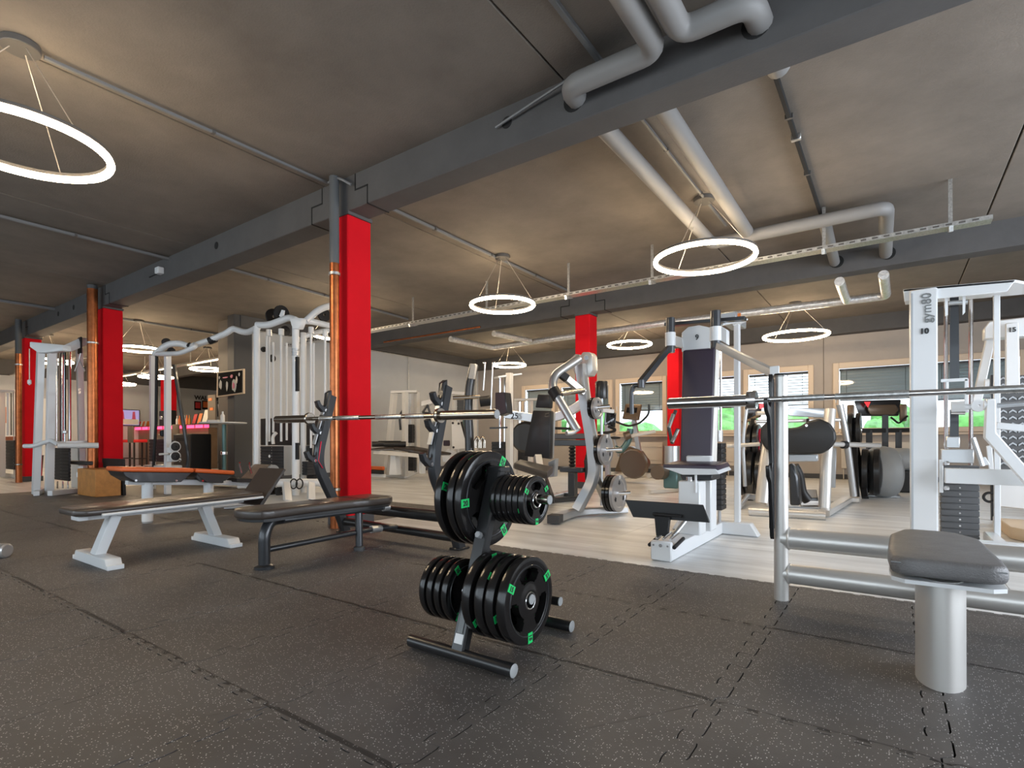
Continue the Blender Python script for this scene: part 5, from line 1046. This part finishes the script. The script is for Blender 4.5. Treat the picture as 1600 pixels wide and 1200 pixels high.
# ================================================================ EXERCISE BIKES BY THE WINDOWS
def bike(px_name, c, s, label, mt='bike_bronze'):
    x, y = c[0], c[1]; t = Thing(px_name, label, 'exercise bike', (x, y, 0))
    t.part('shell', MB().prism([(x-.55*s, y, .12), (x+.45*s, y, .12), (x+.50*s, y, .50*s), (x+.30*s, y, .80*s), (x-.05*s, y, .95*s), (x-.35*s, y, .7*s)], (0, .3, 0), .05, 2), mt)
    t.part('shell_disc', MB().cyl((x+.3*s, y-.02, .42*s), (x+.3*s, y+.32, .42*s), .2*s, n=18), mt)
    for fx in (-.6, .7): t.part('floor_foot', MB().cyl((x+fx*s, y-.25, .06), (x+fx*s, y+.55, .06), .06, n=10), 'cream_metal')
    t.part('mast', MB().bar((x+.22*s, y+.15, .75*s), (x+.05*s, y+.15, 1.75*s), .12, .1, up=(0, 1, 0)), 'grey_metal')
    t.part('console', MB().prism([(x-.28*s, y+.0, 1.78*s), (x+.26*s, y+.0, 1.72*s), (x+.30*s, y+.12, 2.22*s), (x-.22*s, y+.12, 2.26*s)], (0, .10, 0), .03, 2), mt)
    t.part('console_screen', MB().prism([(x-.16*s, y-.004+.05, 1.98*s), (x+.18*s, y-.004+.05, 1.96*s), (x+.19*s, y+.085, 2.12*s), (x-.14*s, y+.085, 2.14*s)], (0, .04, 0)), 'screen_glass')
    t.part('handlebar', MB().tube([(x-.62*s, y-.05, 2.15*s), (x-.6*s, y-.05, 1.75*s), (x-.1*s, y+.1, 1.55*s), (x+.35*s, y-.05, 1.65*s), (x+.62*s, y-.05, 1.9*s), (x+.62*s, y-.05, 2.2*s)], .03, .12, 8), 'graphite_metal')
    t.part('saddle_post', MB().cyl((x-.45*s, y+.15, .6*s), (x-.6*s, y+.15, 1.15*s), .04, n=8), 'grey_metal')
    t.part('saddle', MB().lathe([(.001, 0), (.16, .02), (.17, .07), (.001, .1)], (x-.6*s, y+.15, 1.15*s), n=14), 'black_vinyl')
    t.part('pedal', MB().box((x+.3*s, y-.12, .22*s), (.2, .12, .05)), 'black_plastic')
    return t
bike('exercise_bike', (-5.950, 14.063, 0.000), .9, 'bronze exercise bike with a boxy console in front of the middle window')
t = Thing('recumbent_trainer', 'teal and bronze trainer with a long chrome handle beside the grey plates', 'exercise machine', (-5.2, 10.6, 0))
t.part('frame', MB().tube([(-4.864, 10.647, 0.844), (-4.753, 10.725, 0.775), (-4.619, 10.820, 0.979), (-4.585, 10.844, 1.252)], .07, .1, 10), 'teal_metal')
t.part('joint', MB().cyl((-4.645, 10.679, 1.088), (-4.557, 10.742, 1.128), .09, n=12), 'bike_bronze')
t.part('handle', MB().cyl((-4.568, 10.734, 1.088), (-4.043, 10.861, 1.191), .04, n=10), 'cream_metal')
t.part('console', MB().prism([(-5.030, 10.530, 1.608), (-4.852, 10.656, 1.594), (-4.874, 10.639, 1.280), (-5.052, 10.513, 1.336)], (0, .08, 0), .01), 'screen_glass')
t.part('console_top', MB().bar((-5.085, 10.490, 1.649), (-4.874, 10.640, 1.621), .1, .08), 'white_metal')
t.part('mast', MB().bar((-4.977, 10.567, 0.230), (-4.986, 10.561, 1.335), .10, .08, up=up1), 'grey_metal')
t.part('handlebar', MB().tube([(-5.108, 10.351, 1.171), (-4.910, 10.492, 1.170), (-4.777, 10.586, 1.224), (-4.931, 10.477, 1.305)], .03, .1, 8), 'black_metal')
t.part('flywheel', MB().lathe([(.001, -.09), (.33, -.09), (.36, 0), (.33, .09), (.001, .09)], (-5.122, 12.302, 0.437), (0, 1, 0), 22), 'bike_bronze')
t.part('base', MB().bar((-6.287, 12.771, 0.060), (-5.614, 14.149, 0.060), .2, .1), 'cream_metal')
t = Thing('hip_machine', 'dark machine with brushed steel roller and diamond handle behind machine 9', 'exercise machine', (-3.1, 9.0, 0))
t.part('diamond_handle', MB().tube([(-2.837, 8.529, 1.482), (-2.929, 8.463, 1.207), (-2.888, 8.492, 0.952), (-2.804, 8.552, 1.186)], .028, .03, 8), 'graphite_metal')
t.part('chrome_grip', MB().tube([(-2.854, 8.456, 1.419), (-2.912, 8.414, 1.206)], .03, 0, 8), 'chrome'); t.part('chrome_grip', MB().tube([(-2.871, 8.443, 0.973), (-2.796, 8.496, 1.175)], .03, 0, 8), 'chrome')
t.part('steel_drum', MB().cyl((-2.922, 8.591, 0.632), (-2.922, 8.591, 0.910), .12, n=20), 'silver_metal')
t.part('body', MB().bb((-3.088, 8.638, 0.219), (-2.856, 8.962, 0.518), .02), 'teal_metal'); t.part('leg_roller', MB().cyl((-3.117, 8.453, 0.488), (-3.093, 8.715, 0.476), .12, n=18), 'bike_bronze')
t.part('floor_bar', MB().bar((-3.761, 9.794, 0.040), (-3.391, 10.521, 0.040), .08, .06), 'cream_metal')

# ================================================================ GLUTE MACHINE, PLATES AND TREADMILL ON THE RIGHT
t = Thing('tubular_frame_machine', 'satin silver frame machine with a large black kidney shaped pad', 'exercise machine', (-1.1, 8.3, 0))
t.part('front_tube', MB().cyl((-1.586, 7.714, 0.050), (-0.702, 7.793, 0.050), .06, n=16), 'satin_silver')
t.part('side_tube', MB().rtube([(-0.747, 8.052, 0.050), (-0.605, 10.184, 0.050), (-0.449, 10.175, 0.050)], .14, .08, .15), 'satin_silver')
t.part('rear_tube', MB().bar((-1.614, 8.963, 0.050), (-0.766, 9.431, 0.050), .10, .07), 'satin_silver')
for a in ((-1.491, 7.920, 0.000), (-0.802, 7.945, 0.000)): t.part('rubber_foot', MB().box((a[0], a[1], .012), (.16, .12, .022), None, .004), 'cap_rubber')
t.part('oval_post', MB().sweep([(-1.464, 7.908, 0.151), (-1.433, 8.053, 0.718), (-1.389, 8.329, 1.296)], [(.085*math.cos(2*PI*i/16), .06*math.sin(2*PI*i/16)) for i in range(16)], up=up1), 'satin_silver')
t.part('right_post', MB().sweep([(-0.772, 8.398, 0.079), (-0.754, 8.472, 0.718), (-0.724, 8.677, 1.424)], [(.072*math.cos(2*PI*i/16), .06*math.sin(2*PI*i/16)) for i in range(16)], up=up1), 'satin_silver')
t.part('top_bar', MB().cyl((-1.595, 8.183, 1.261), (-0.624, 8.870, 1.285), .026, n=10), 'satin_silver')
t.part('upper_plate', MB().prism([(-1.260, 8.788, 1.476), (-0.816, 9.102, 1.465), (-0.725, 9.167, 1.399), (-0.817, 9.102, 1.325), (-1.260, 8.787, 1.354)], (0, .1, 0), .01), 'grey_metal')
t.part('slanted_tube', MB().tube([(-0.640, 9.104, 1.514), (-0.565, 9.157, 1.070), (-0.483, 9.338, 0.180)], .045, .3, 12), 'silver_metal')
t.part('slanted_tube', MB().tube([(-1.832, 8.750, 1.467), (-1.881, 8.716, 0.980), (-1.850, 8.737, 0.299)], .03, .3, 10), 'silver_metal')
pts = [(-1.495, 8.000, 1.175), (-1.398, 8.000, 1.269), (-1.287, 8.000, 1.206), (-1.148, 8.000, 1.160), (-1.026, 8.000, 1.175), (-0.922, 8.000, 1.249), (-0.790, 8.000, 1.279), (-0.675, 8.000, 1.218), (-0.612, 8.000, 1.103), (-0.605, 8.000, 0.997), (-0.669, 8.000, 0.890), (-0.762, 8.000, 0.823), (-0.923, 8.000, 0.813), (-1.149, 8.000, 0.811), (-1.304, 8.000, 0.817), (-1.431, 8.000, 0.877), (-1.503, 8.000, 0.999)]
t.part('kidney_pad', MB().prism(pts, (0, .14, 0), .03, 3), 'black_vinyl')
t.part('pad_bolt', MB().cyl((-0.935, 7.990, 1.190), (-0.939, 8.020, 1.191), .016, n=8), 'chrome')
t.part('grey_box', MB().prism([(-1.156, 8.050, 0.809), (-0.818, 8.050, 0.813), (-0.818, 8.050, 0.722), (-1.156, 8.050, 0.706)], (0, .14, 0), .01), 'grey_metal')
t.part('side_grip', MB().cyl((-0.704, 8.691, 0.943), (-0.175, 9.556, 0.919), .035, n=12), 'satin_silver'); t.part('grip_collar', MB().cyl((-0.595, 8.891, 0.933), (-0.553, 8.945, 0.933), .055, n=12), 'black_plastic')
t.part('side_grip', MB().cyl((-1.565, 8.327, 0.944), (-1.995, 8.267, 0.916), .028, n=12), 'cream_metal')
t.part('leg_shell', MB().prism([(-1.149, 8.100, 0.118), (-1.026, 8.100, 0.126), (-1.056, 8.100, 0.510), (-1.117, 8.100, 0.671), (-1.163, 8.100, 0.687)], (0, .25, 0), .02), 'graphite_metal')
t.part('leg_pad', MB().tube([(-1.170, 8.606, 0.633), (-1.111, 8.648, 0.504), (-1.082, 8.669, 0.249), (-1.007, 8.721, 0.139)], .07, .2, 12), 'black_vinyl')
t.part('lever_rod', MB().tube([(-1.140, 8.382, 0.580), (-1.097, 8.413, 0.357), (-1.061, 8.438, 0.072)], .014, 0, 8), 'chrome')
t.part('foot_tray', MB().prism([(-1.145, 9.175, 0.050), (-0.939, 9.314, 0.050), (-1.114, 10.848, 0.050), (-1.280, 10.737, 0.050)], (0, 0, .08), .01), 'black_metal')
t.part('inner_post', MB().bar((-0.727, 9.165, 0.303), (-0.711, 9.177, 0.884), .05, .05, up=up1), 'grey_metal')
t.part('front_bar', MB().bar((-1.349, 8.169, 0.080), (-0.813, 8.360, 0.080), .03, .02), 'grey_metal')
t.part('hook', MB().tube([(-0.985, 8.553, 1.293), (-0.979, 8.497, 1.229), (-0.950, 8.517, 1.175)], .02, .02, 6), 'black_plastic')
KB_ = PlateKind(.40, .10, .05, None, 'round', 'black_metal'); KC_ = PlateKind(.30, .08, .04, None, 'round', 'black_metal')
for i, px in enumerate((0, 1, 2)):
    p = (-0.586, 11.348, 0.448); KB_.place(p[0]+.17*i, p[1], p[2], .2*i, ('big black disc on the right rack, nearest the silver frame', 'big black disc in the middle of the right rack', 'big black disc on the right rack beside the grey roller')[i], 'big discs on the right rack')
for i in range(2):
    p = (-0.630, 11.316, 1.177); KC_.place(p[0]+.12*i, p[1], p[2], .2*i, ('upper black disc above the right disc rack, left one', 'upper black disc above the right disc rack, right one')[i], 'upper discs on the right rack')
t = Thing('disc_rack', 'black slanted rack holding the big black discs at the right', 'rack', (-0.510, 10.927, 0.000))
t.part('post', MB().bar((-0.505, 10.458, 0.000), (-0.608, 11.454, 1.374), .1, .1, up=up1), 'black_metal'); t.part('post', MB().bar((-0.402, 10.999, 0.000), (-0.559, 11.612, 0.855), .1, .1, up=up1), 'black_metal')
t.part('peg', MB().cyl((-0.623, 11.322, 0.448), (-0.288, 11.559, 0.447), .04, n=10), 'chrome'); t.part('peg', MB().cyl((-0.668, 11.290, 1.177), (-0.482, 11.422, 1.176), .035, n=10), 'chrome')
for i in range(3):
    p = (-2.130, 10.010, 0.442); KB_.place(p[0]+.14*i, p[1], p[2], .3*i, ('black disc on the left rack seen beside the white post, outermost', 'black disc on the left rack seen beside the white post, middle', 'black disc on the left rack next to the silver oval post')[i], 'discs on the left rack')
for i in range(2):
    p = (-2.028, 10.082, 0.977); KC_.place(p[0]+.10*i, p[1], p[2], .3*i, ('upper black disc behind the silver pole, left one', 'upper black disc behind the silver pole, right one')[i], 'upper discs on the left rack')
t = Thing('disc_rack', 'slanted rack with a red stripe left of the silver frame machine', 'rack', (-2.014, 9.797, 0.000))
t.part('post', MB().bar((-1.954, 9.600, 0.000), (-2.012, 10.215, 1.371), .09, .09, up=up1), 'black_metal'); t.part('stripe', MB().bar((-1.926, 10.031, 0.812), (-1.889, 10.058, 1.198), .06, .03, up=up1), 'red_plastic', label='red stripe')
t.part('peg', MB().cyl((-2.175, 9.978, 0.442), (-1.884, 10.184, 0.441), .04, n=10), 'chrome'); t.part('peg', MB().cyl((-2.247, 9.927, 0.922), (-1.919, 10.159, 0.932), .035, n=10), 'cream_metal')
t.part('foot', MB().tube([(-1.841, 8.318, 0.050), (-1.907, 9.095, 0.120), (-1.760, 9.304, 0.080)], .05, .1), 'silver_metal')
t = Thing('grey_roller', 'large grey drum standing on the floor beside the black discs', 'drum', (-0.163, 11.283, 0.000))
p = (-0.166, 11.523, 0.430)
t.part('drum', MB().lathe([(.001, -.20), (.36, -.20), (.43, -.15), (.455, -.05), (.46, 0), (.455, .05), (.43, .15), (.36, .20), (.001, .20)], p, (.93, .35, 0), 36), 'cap_grey')
t.part('cradle', MB().box((p[0], p[1], .02), (.5, .3, .04), None, .01), 'silver_metal')
t = Thing('small_grey_roller', 'smaller grey drum right of the large one', 'drum', (0.101, 11.850, 0.000))
p = (0.121, 12.829, 0.621)
t.part('drum', MB().lathe([(.001, -.16), (.19, -.16), (.22, -.1), (.22, .1), (.19, .16), (.001, .16)], p, (.93, .35, 0), 24), 'cap_grey'); t.part('stand', MB().box((p[0], p[1], (p[2]-.2)/2), (.5, .3, p[2]-.2), None, .02), 'black_metal')
t = Thing('treadmill', 'dark treadmill with a red lit screen in front of the right window', 'treadmill', (-0.165, 13.725, 0.000))
t.part('console', MB().prism([(-0.728, 14.188, 1.876), (0.131, 14.796, 1.901), (0.084, 14.763, 1.531), (-0.636, 14.253, 1.534)], (0, .15, 0), .03, 2), 'black_metal')
t.part('console_shell', MB().prism([(-0.458, 14.257, 1.769), (0.038, 14.608, 1.781), (0.084, 14.640, 1.668), (0.014, 14.591, 1.555), (-0.424, 14.281, 1.557), (-0.481, 14.240, 1.670)], (0, .1, 0), .03, 2), 'bike_bronze')
t.part('screen', MB().prism([(-0.537, 14.176, 1.838), (-0.422, 14.257, 1.838), (-0.469, 14.225, 1.711)], (0, .02, 0)), 'red_screen', label='red lit corner of the screen')
for a in ((-0.787, 14.146, 1.591), (0.165, 14.821, 1.602)): t.part('side_speaker', MB().box(a, (.14, .1, .38), None, .03, 2), 'bike_bronze')
for a, b in (((-0.163, 14.588, -0.005), (-0.160, 14.590, 1.560)), ((-0.454, 14.382, -0.004), (-0.451, 14.384, 1.220)), ((0.080, 14.760, -0.006), (0.083, 14.762, 1.218))): t.part('post', MB().bar(a, b, .12, .10, up=up1), 'black_metal')
t.part('crossbar', MB().bar((-0.591, 14.285, 1.206), (0.269, 14.894, 1.217), .1, .09), 'black_metal')
t.part('cable', MB().tube([(-0.654, 14.118, 1.501), (-0.712, 14.077, 1.332), (-0.827, 13.995, 1.276)], .02, .05, 6), 'black_plastic'); t.part('cable', MB().tube([(-0.055, 14.542, 1.499), (0.083, 14.640, 1.357), (0.245, 14.754, 1.526)], .02, .05, 6), 'black_plastic')
t.part('deck', MB().box(((-0.164, 14.588, -0.062)[0], (-0.164, 14.588, -0.062)[1]+.5, .08), (1.1, 1.6, .16), None, .02), 'black_metal')
t = Thing('red_screen_trainer', 'dark trainer with a red lit screen seen between the white post and silver pole', 'exercise machine', (-2.961, 14.553, 0.000))
t.part('console', MB().prism([(-2.929, 13.855, 1.863), (-2.602, 14.087, 1.893), (-2.628, 14.068, 1.554), (-2.955, 13.836, 1.462)], (0, .12, 0), .03, 2), 'black_metal')
t.part('screen', MB().prism([(-2.611, 13.835, 1.849), (-2.462, 13.940, 1.894), (-2.487, 13.922, 1.788), (-2.599, 13.843, 1.743)], (0, .02, 0)), 'red_screen', label='red lit screen')
t.part('grip', MB().cyl((-2.620, 13.584, 1.627), (-2.400, 13.739, 1.641), .05, n=10), 'cream_metal'); t.part('mast', MB().bar((-2.907, 14.588, 0.000), (-2.779, 13.961, 1.493), .14, .1, up=up1), 'graphite_metal')
t.part('handle', MB().tube([(-2.934, 13.606, 1.425), (-2.810, 13.694, 1.470), (-2.612, 13.834, 1.591)], .035, .1, 8), 'bike_bronze')

# ================================================================ BAR AND LOUNGE AT THE BACK LEFT
BT = 1.665
t = Thing('bar_counter', 'long wooden bar counter with a glowing pink edge', 'counter', (-24, 9.9, 0))
t.part('body', MB().bb((-26.9, 9.80, 0), (-20.7, 10.12, 1.53)), 'bar_wood')
t.part('worktop', MB().bb((-26.95, 9.62, BT-.03), (-20.6, 10.13, BT)), 'black_metal')
t.part('light_strip', MB().bb((-26.9, 9.66, BT-.14), (-20.65, 9.80, BT-.031)), 'pink_light', label='glowing pink light strip')
for i in range(9): t.part('strip_divider', MB().bb((-26.2+i*.68, 9.64, BT-.145), (-26.17+i*.68, 9.66, BT-.03)), 'black_metal')
t = Thing('media_cabinet', 'dark cabinet with a black speaker front at the end of the bar', 'cabinet', (-15.5, 6.3, 0))
t.part('body', MB().bb((-16.6, 6.5, 0), (-15.3, 6.9, 1.22), .01), 'bar_wood'); t.part('speaker', MB().bb((-15.28, 6.35, 0), (-14.3, 6.85, 1.2), .02), 'black_plastic')
t.part('door', MB().bb((-16.55, 6.48, .06), (-15.97, 6.5, 1.1), .005), 'brown_wall'); t.part('door', MB().bb((-15.93, 6.48, .06), (-15.35, 6.5, 1.1), .005), 'brown_wall')
t.part('slot', MB().bb((-15.1, 6.34, 1.02), (-14.5, 6.352, 1.1)), 'void')
t = Thing('high_table', 'tall round table on a dark pole in front of the dark cabinet', 'table', (-12.164, 6.091, 0.178))
t.part('table_top', MB().lathe([(.001, 0), (.47, 0), (.48, .015), (.47, .03), (.001, .03)], (-12.173, 6.084, 1.402), n=32), 'white_metal')
t.part('pole', MB().cyl((-12.164, 6.091, 0.207), (-12.161, 6.093, 1.388), .045, n=14), 'teal_metal'); t.part('base', MB().lathe([(.001, 0), (.30, 0), (.30, .02), (.04, .06), (.001, .06)], (-12.164, 6.091, 0.178), n=24), 'black_metal')
t.part('foot_ring', MB().lathe([(.046, -.04), (.07, -.03), (.07, .03), (.046, .04)], (-12.163, 6.092, 0.747), n=14), 'chrome')
one('paper_box', MB().box((-12.312, 5.986, 1.445), (.3, .15, .08), M.Rotation(.3, 3, 'Z')), 'paper', 'small pale box of papers on the high round table', 'box', (-12.312, 5.986, 1.417))
one('spray_bottle', MB().lathe([(.001, 0), (.045, 0), (.045, .18), (.02, .22), (.02, .27), (.001, .27)], (-12.134, 6.051, 1.401), n=14), 'white_metal', 'white spray bottle on the high round table', 'bottle', (-12.134, 6.051, 1.401))
def stool(pa, label, first=[None]):
    if first[0] is None:
        x, y, _ = pa; t = Thing('bar_stool', label, 'bar stool', (x, y, 0), 'bar stools along the counter')
        for sx in (-.22, .22):
            for sy in (-.22, .22): t.part('leg', MB().bar((x+sx, y+sy, 0), (x+sx, y+sy, .98), .06, .06, up=up1), 'black_metal')
        t.part('foot_rail', MB().bar((x-.22, y-.22, .33), (x+.22, y-.22, .33), .04, .04), 'black_metal'); t.part('foot_rail', MB().bar((x+.22, y-.22, .33), (x+.22, y+.22, .33), .04, .04), 'black_metal')
        t.part('seat', MB().box((x, y, 1.04), (.5, .5, .12), None, .03, 2), 'red_seat', label='red seat cushion'); t.part('backrest', MB().box((x-.02, y-.25, 1.30), (.50, .07, .66), None, .03, 2), 'leather_brown')
        first[0] = t.o; return t.o
    return dup(first[0], None, 0, label, at=(pa[0], pa[1], 0))
stool((-26.252, 9.100, -0.081), 'brown backed bar stool beside the second red column')
stool((-25.027, 9.100, -0.048), 'brown backed bar stool, second from the red column')
stool((-21.057, 9.100, 0.057), 'bar stool with a red seat behind the white pulley column')
# things on the counter
def onbar(px): return px
p = (-24.310, 9.900, 1.774)
t = Thing('coffee_machine', 'black coffee machine on the bar behind the white pulley column', 'coffee machine', (p[0], p[1], BT))
t.part('body', MB().bb((p[0]-.55, 9.8, BT), (p[0]+.45, 10.05, BT+.62), .02), 'black_plastic'); t.part('spout', MB().bb((p[0]-.3, 9.72, BT+.25), (p[0]-.1, 9.8, BT+.4), .01), 'chrome')
a = (-26.900, 9.306, 2.062)
t = Thing('television', 'dark television with pink figures on the far left wall', 'television', (-26.95, a[1], a[2]))
t.part('case', MB().bb((-26.98, a[1]-.5, a[2]-.36), (-26.92, a[1]+.55, a[2]+.34), .01), 'black_plastic'); t.part('screen', MB().bb((-26.92, a[1]-.47, a[2]-.33), (-26.91, a[1]+.52, a[2]+.31)), 'screen_lit')
for dy in (-.1, .32): t.part('screen_figure', MB().prism([(-26.91, a[1]+dy-.07, a[2]-.1), (-26.91, a[1]+dy+.07, a[2]-.1), (-26.91, a[1]+dy+.04, a[2]+.25), (-26.91, a[1]+dy-.04, a[2]+.25)], (.006, 0, 0)), 'poster_pink')
t.part('screen_band', MB().bb((-26.911, a[1]-.45, a[2]-.31), (-26.90, a[1]+.5, a[2]-.08)), 'paper')
ords = ('first', 'second', 'third', 'fourth', 'fifth', 'sixth', 'seventh'); p = (-27.350, 9.900, 1.840)
for i in range(7):
    x = p[0]+.2*i; cc = ('paper', 'orange_plastic', 'poster_red', 'paper', 'poster_orange', 'paper', 'orange_plastic')[i]; cn = ('white', 'orange', 'red', 'white', 'orange', 'white', 'orange')[i]
    one('menu_card', MB().box((x, 9.9, BT+.115), (.02, .14, .26), M.Rotation(.6, 3, 'Y')), cc, 'small leaning %s card, %s from the left in the row on the bar' % (cn, ords[i]), 'card', (x, 9.9, BT), 'cards leaning on the bar')
for i, (p, c, nm) in enumerate((((-22.047, 9.900, 1.726), 'poster_red', 'red framed print leaning on the bar'), ((-21.636, 9.900, 1.717), 'orange_plastic', 'orange framed print leaning on the bar'), ((-21.185, 9.900, 1.707), 'paper', 'white price board leaning at the right end of the bar'))):
    hh = (.44, .46, .58)[i]; x = p[0]; w_ = (.30, .30, .42)[i]
    t = Thing('framed_print', nm, 'print', (x, 9.9, BT)); R_ = M.Rotation(-.25, 3, 'X')
    t.part('frame', MB().box((x, 9.95, BT+hh/2), (w_, .02, hh), R_), 'black_plastic'); t.part('sheet', MB().box((x, 9.937, BT+hh/2), (w_-.06, .012, hh-.07), R_), c)
p = (-23.450, 9.900, 1.756)
for i in range(6):
    x = p[0]+.21*i
    one('bottle', MB().lathe([(.001, 0), (.05, 0), (.05, .22), (.02, .30), (.02, .38), (.001, .38)], (x, 9.9, BT), n=10), ('white_metal', 'poster_orange', 'bottle_amber')[i % 3], 'small %s bottle, %s from the coffee machine on the bar' % (('white', 'orange', 'amber')[i % 3], ords[i]), 'bottle', (x, 9.9, BT), 'bottles on the bar')
t = Thing('menu_board', 'amber lit menu board at the right end of the bar', 'sign', (-20.648, 9.900, 1.838))
p = (-20.646, 9.900, 2.194)
t.part('board', MB().bb((p[0]-.32, 9.9, BT), (p[0]+.25, 9.95, p[2]+.55), .01), 'brown_wall')
for dx, dz in ((-.1, .38), (.0, .02)): t.part('lit_panel', MB().bb((p[0]+dx-.12, 9.885, p[2]+dz-.05), (p[0]+dx+.12, 9.90, p[2]+dz+.05)), 'orange_plastic')
wt = Thing('wall_lettering', 'black stencil words WALL OF FAME on the far white wall', 'lettering', (-26.99, 12.2, 3.1))
lettering('letters', 'WALL OF FAME', .27, 'ink', wt.o, wt.loc, (-26.980, 12.147, 3.008), (0, 1, 0), (0, 0, 1), .012)
for i, (a, b, c, nm) in enumerate((((-26.970, 12.285, 2.713), 0, 'poster_red', 'small red poster under the wall lettering'), ((-26.970, 12.635, 2.761), 0, 'poster_orange', 'small orange poster under the wall lettering, right one'))):
    t = Thing('poster', nm, 'poster', a); t.part('sheet', MB().box(a, (.02, .30, .42)), 'poster_black'); t.part('print', MB().box((a[0]+.015, a[1], a[2]+.02), (.01, .22, .28)), c)
sc = Thing('sign_stand', 'black stand with a white crest sign in front of the brown wall', 'sign', (-16.598, 8.216, 0.000))
c = (-14.473, 7.152, 1.864)
sc.part('board', MB().bb((c[0]-.16, c[1], c[2]-.20), (c[0]+.16, c[1]+.03, c[2]+.20), .01), 'poster_black')
sc.part('stand_pole', MB().bb((c[0]-.02, c[1]+.03, .0), (c[0]+.02, c[1]+.07, c[2]+.1)), 'black_metal')
sc.part('crest', MB().prism([(c[0]-.09, c[1], c[2]+.12), (c[0], c[1], c[2]+.16), (c[0]+.09, c[1], c[2]+.12), (c[0]+.07, c[1], c[2]-.06), (c[0], c[1], c[2]-.13), (c[0]-.07, c[1], c[2]-.06)], (0, -.01, 0)), 'paper')
sc.part('crest_inner', MB().prism([(c[0]-.05, c[1]-.011, c[2]+.06), (c[0]+.05, c[1]-.011, c[2]+.06), (c[0], c[1]-.011, c[2]-.07)], (0, -.008, 0)), 'poster_black')
t = Thing('wall_picture', 'framed black picture with pale and pink abstract shapes on the dark wall', 'picture', (-13.016, 6.660, 2.433))
t.part('frame', MB().prism([(-13.629, 6.660, 2.726), (-12.403, 6.660, 2.707), (-12.406, 6.660, 2.124), (-13.664, 6.660, 2.096)], (0, .05, 0), .006), 'pale_wood')
t.part('canvas', MB().prism([(-13.546, 6.650, 2.687), (-12.441, 6.650, 2.671), (-12.444, 6.650, 2.155), (-13.564, 6.650, 2.130)], (0, .02, 0)), 'poster_black')
random.seed(3)
for (px, a, r, m_) in ((0, (-13.412, 6.645, 2.395), (.07, .12), 'poster_pale'), (1, (-13.107, 6.645, 2.345), (.05, .13), 'poster_pale'), (2, (-12.780, 6.645, 2.340), (.10, .16), 'poster_pale'), (3, (-12.800, 6.640, 2.326), (.05, .09), 'poster_pink'), (4, (-13.474, 6.645, 2.571), (.03, .04), 'paper'), (5, (-12.547, 6.645, 2.581), (.035, .045), 'paper'), (6, (-13.187, 6.640, 2.551), (.14, .018), 'poster_pink'), (7, (-12.879, 6.636, 2.559), (.06, .05), 'poster_pink'), (8, (-12.646, 6.636, 2.452), (.05, .10), 'grey_plate')):
    t.part('painted_shape', MB().prism([(a[0]+r[0]*math.cos(q*PI/5)*random.uniform(.75, 1.1), a[1], a[2]+r[1]*math.sin(q*PI/5)*random.uniform(.75, 1.1)) for q in range(10)], (0, -.006, 0)), m_)
t.part('bracket', MB().box((-12.747, 6.720, 2.421), (.2, .06, .2)), 'black_metal')
one('wall_speaker', MB().prism([(-15.491, 7.779, 1.640), (-15.357, 7.873, 1.639), (-15.356, 7.874, 2.057), (-15.401, 7.843, 2.148), (-15.475, 7.790, 2.148)], (0, .2, 0), .02), 'black_plastic', 'black rounded backrest shape beside the crest sign', 'speaker', (-15.417, 7.831, 1.640))
t = Thing('lounge_screen', 'pale panel and green door far behind the white cable station', 'panel', (-26.9, 6.0, 0))
t.part('green_door', MB().bb((-26.97, 4.30, 0), (-26.92, 5.0, 2.4)), 'green_wall_door'); t.part('panel', MB().bb((-26.97, 5.1, 0), (-26.93, 7.0, 2.7)), 'white_metal')
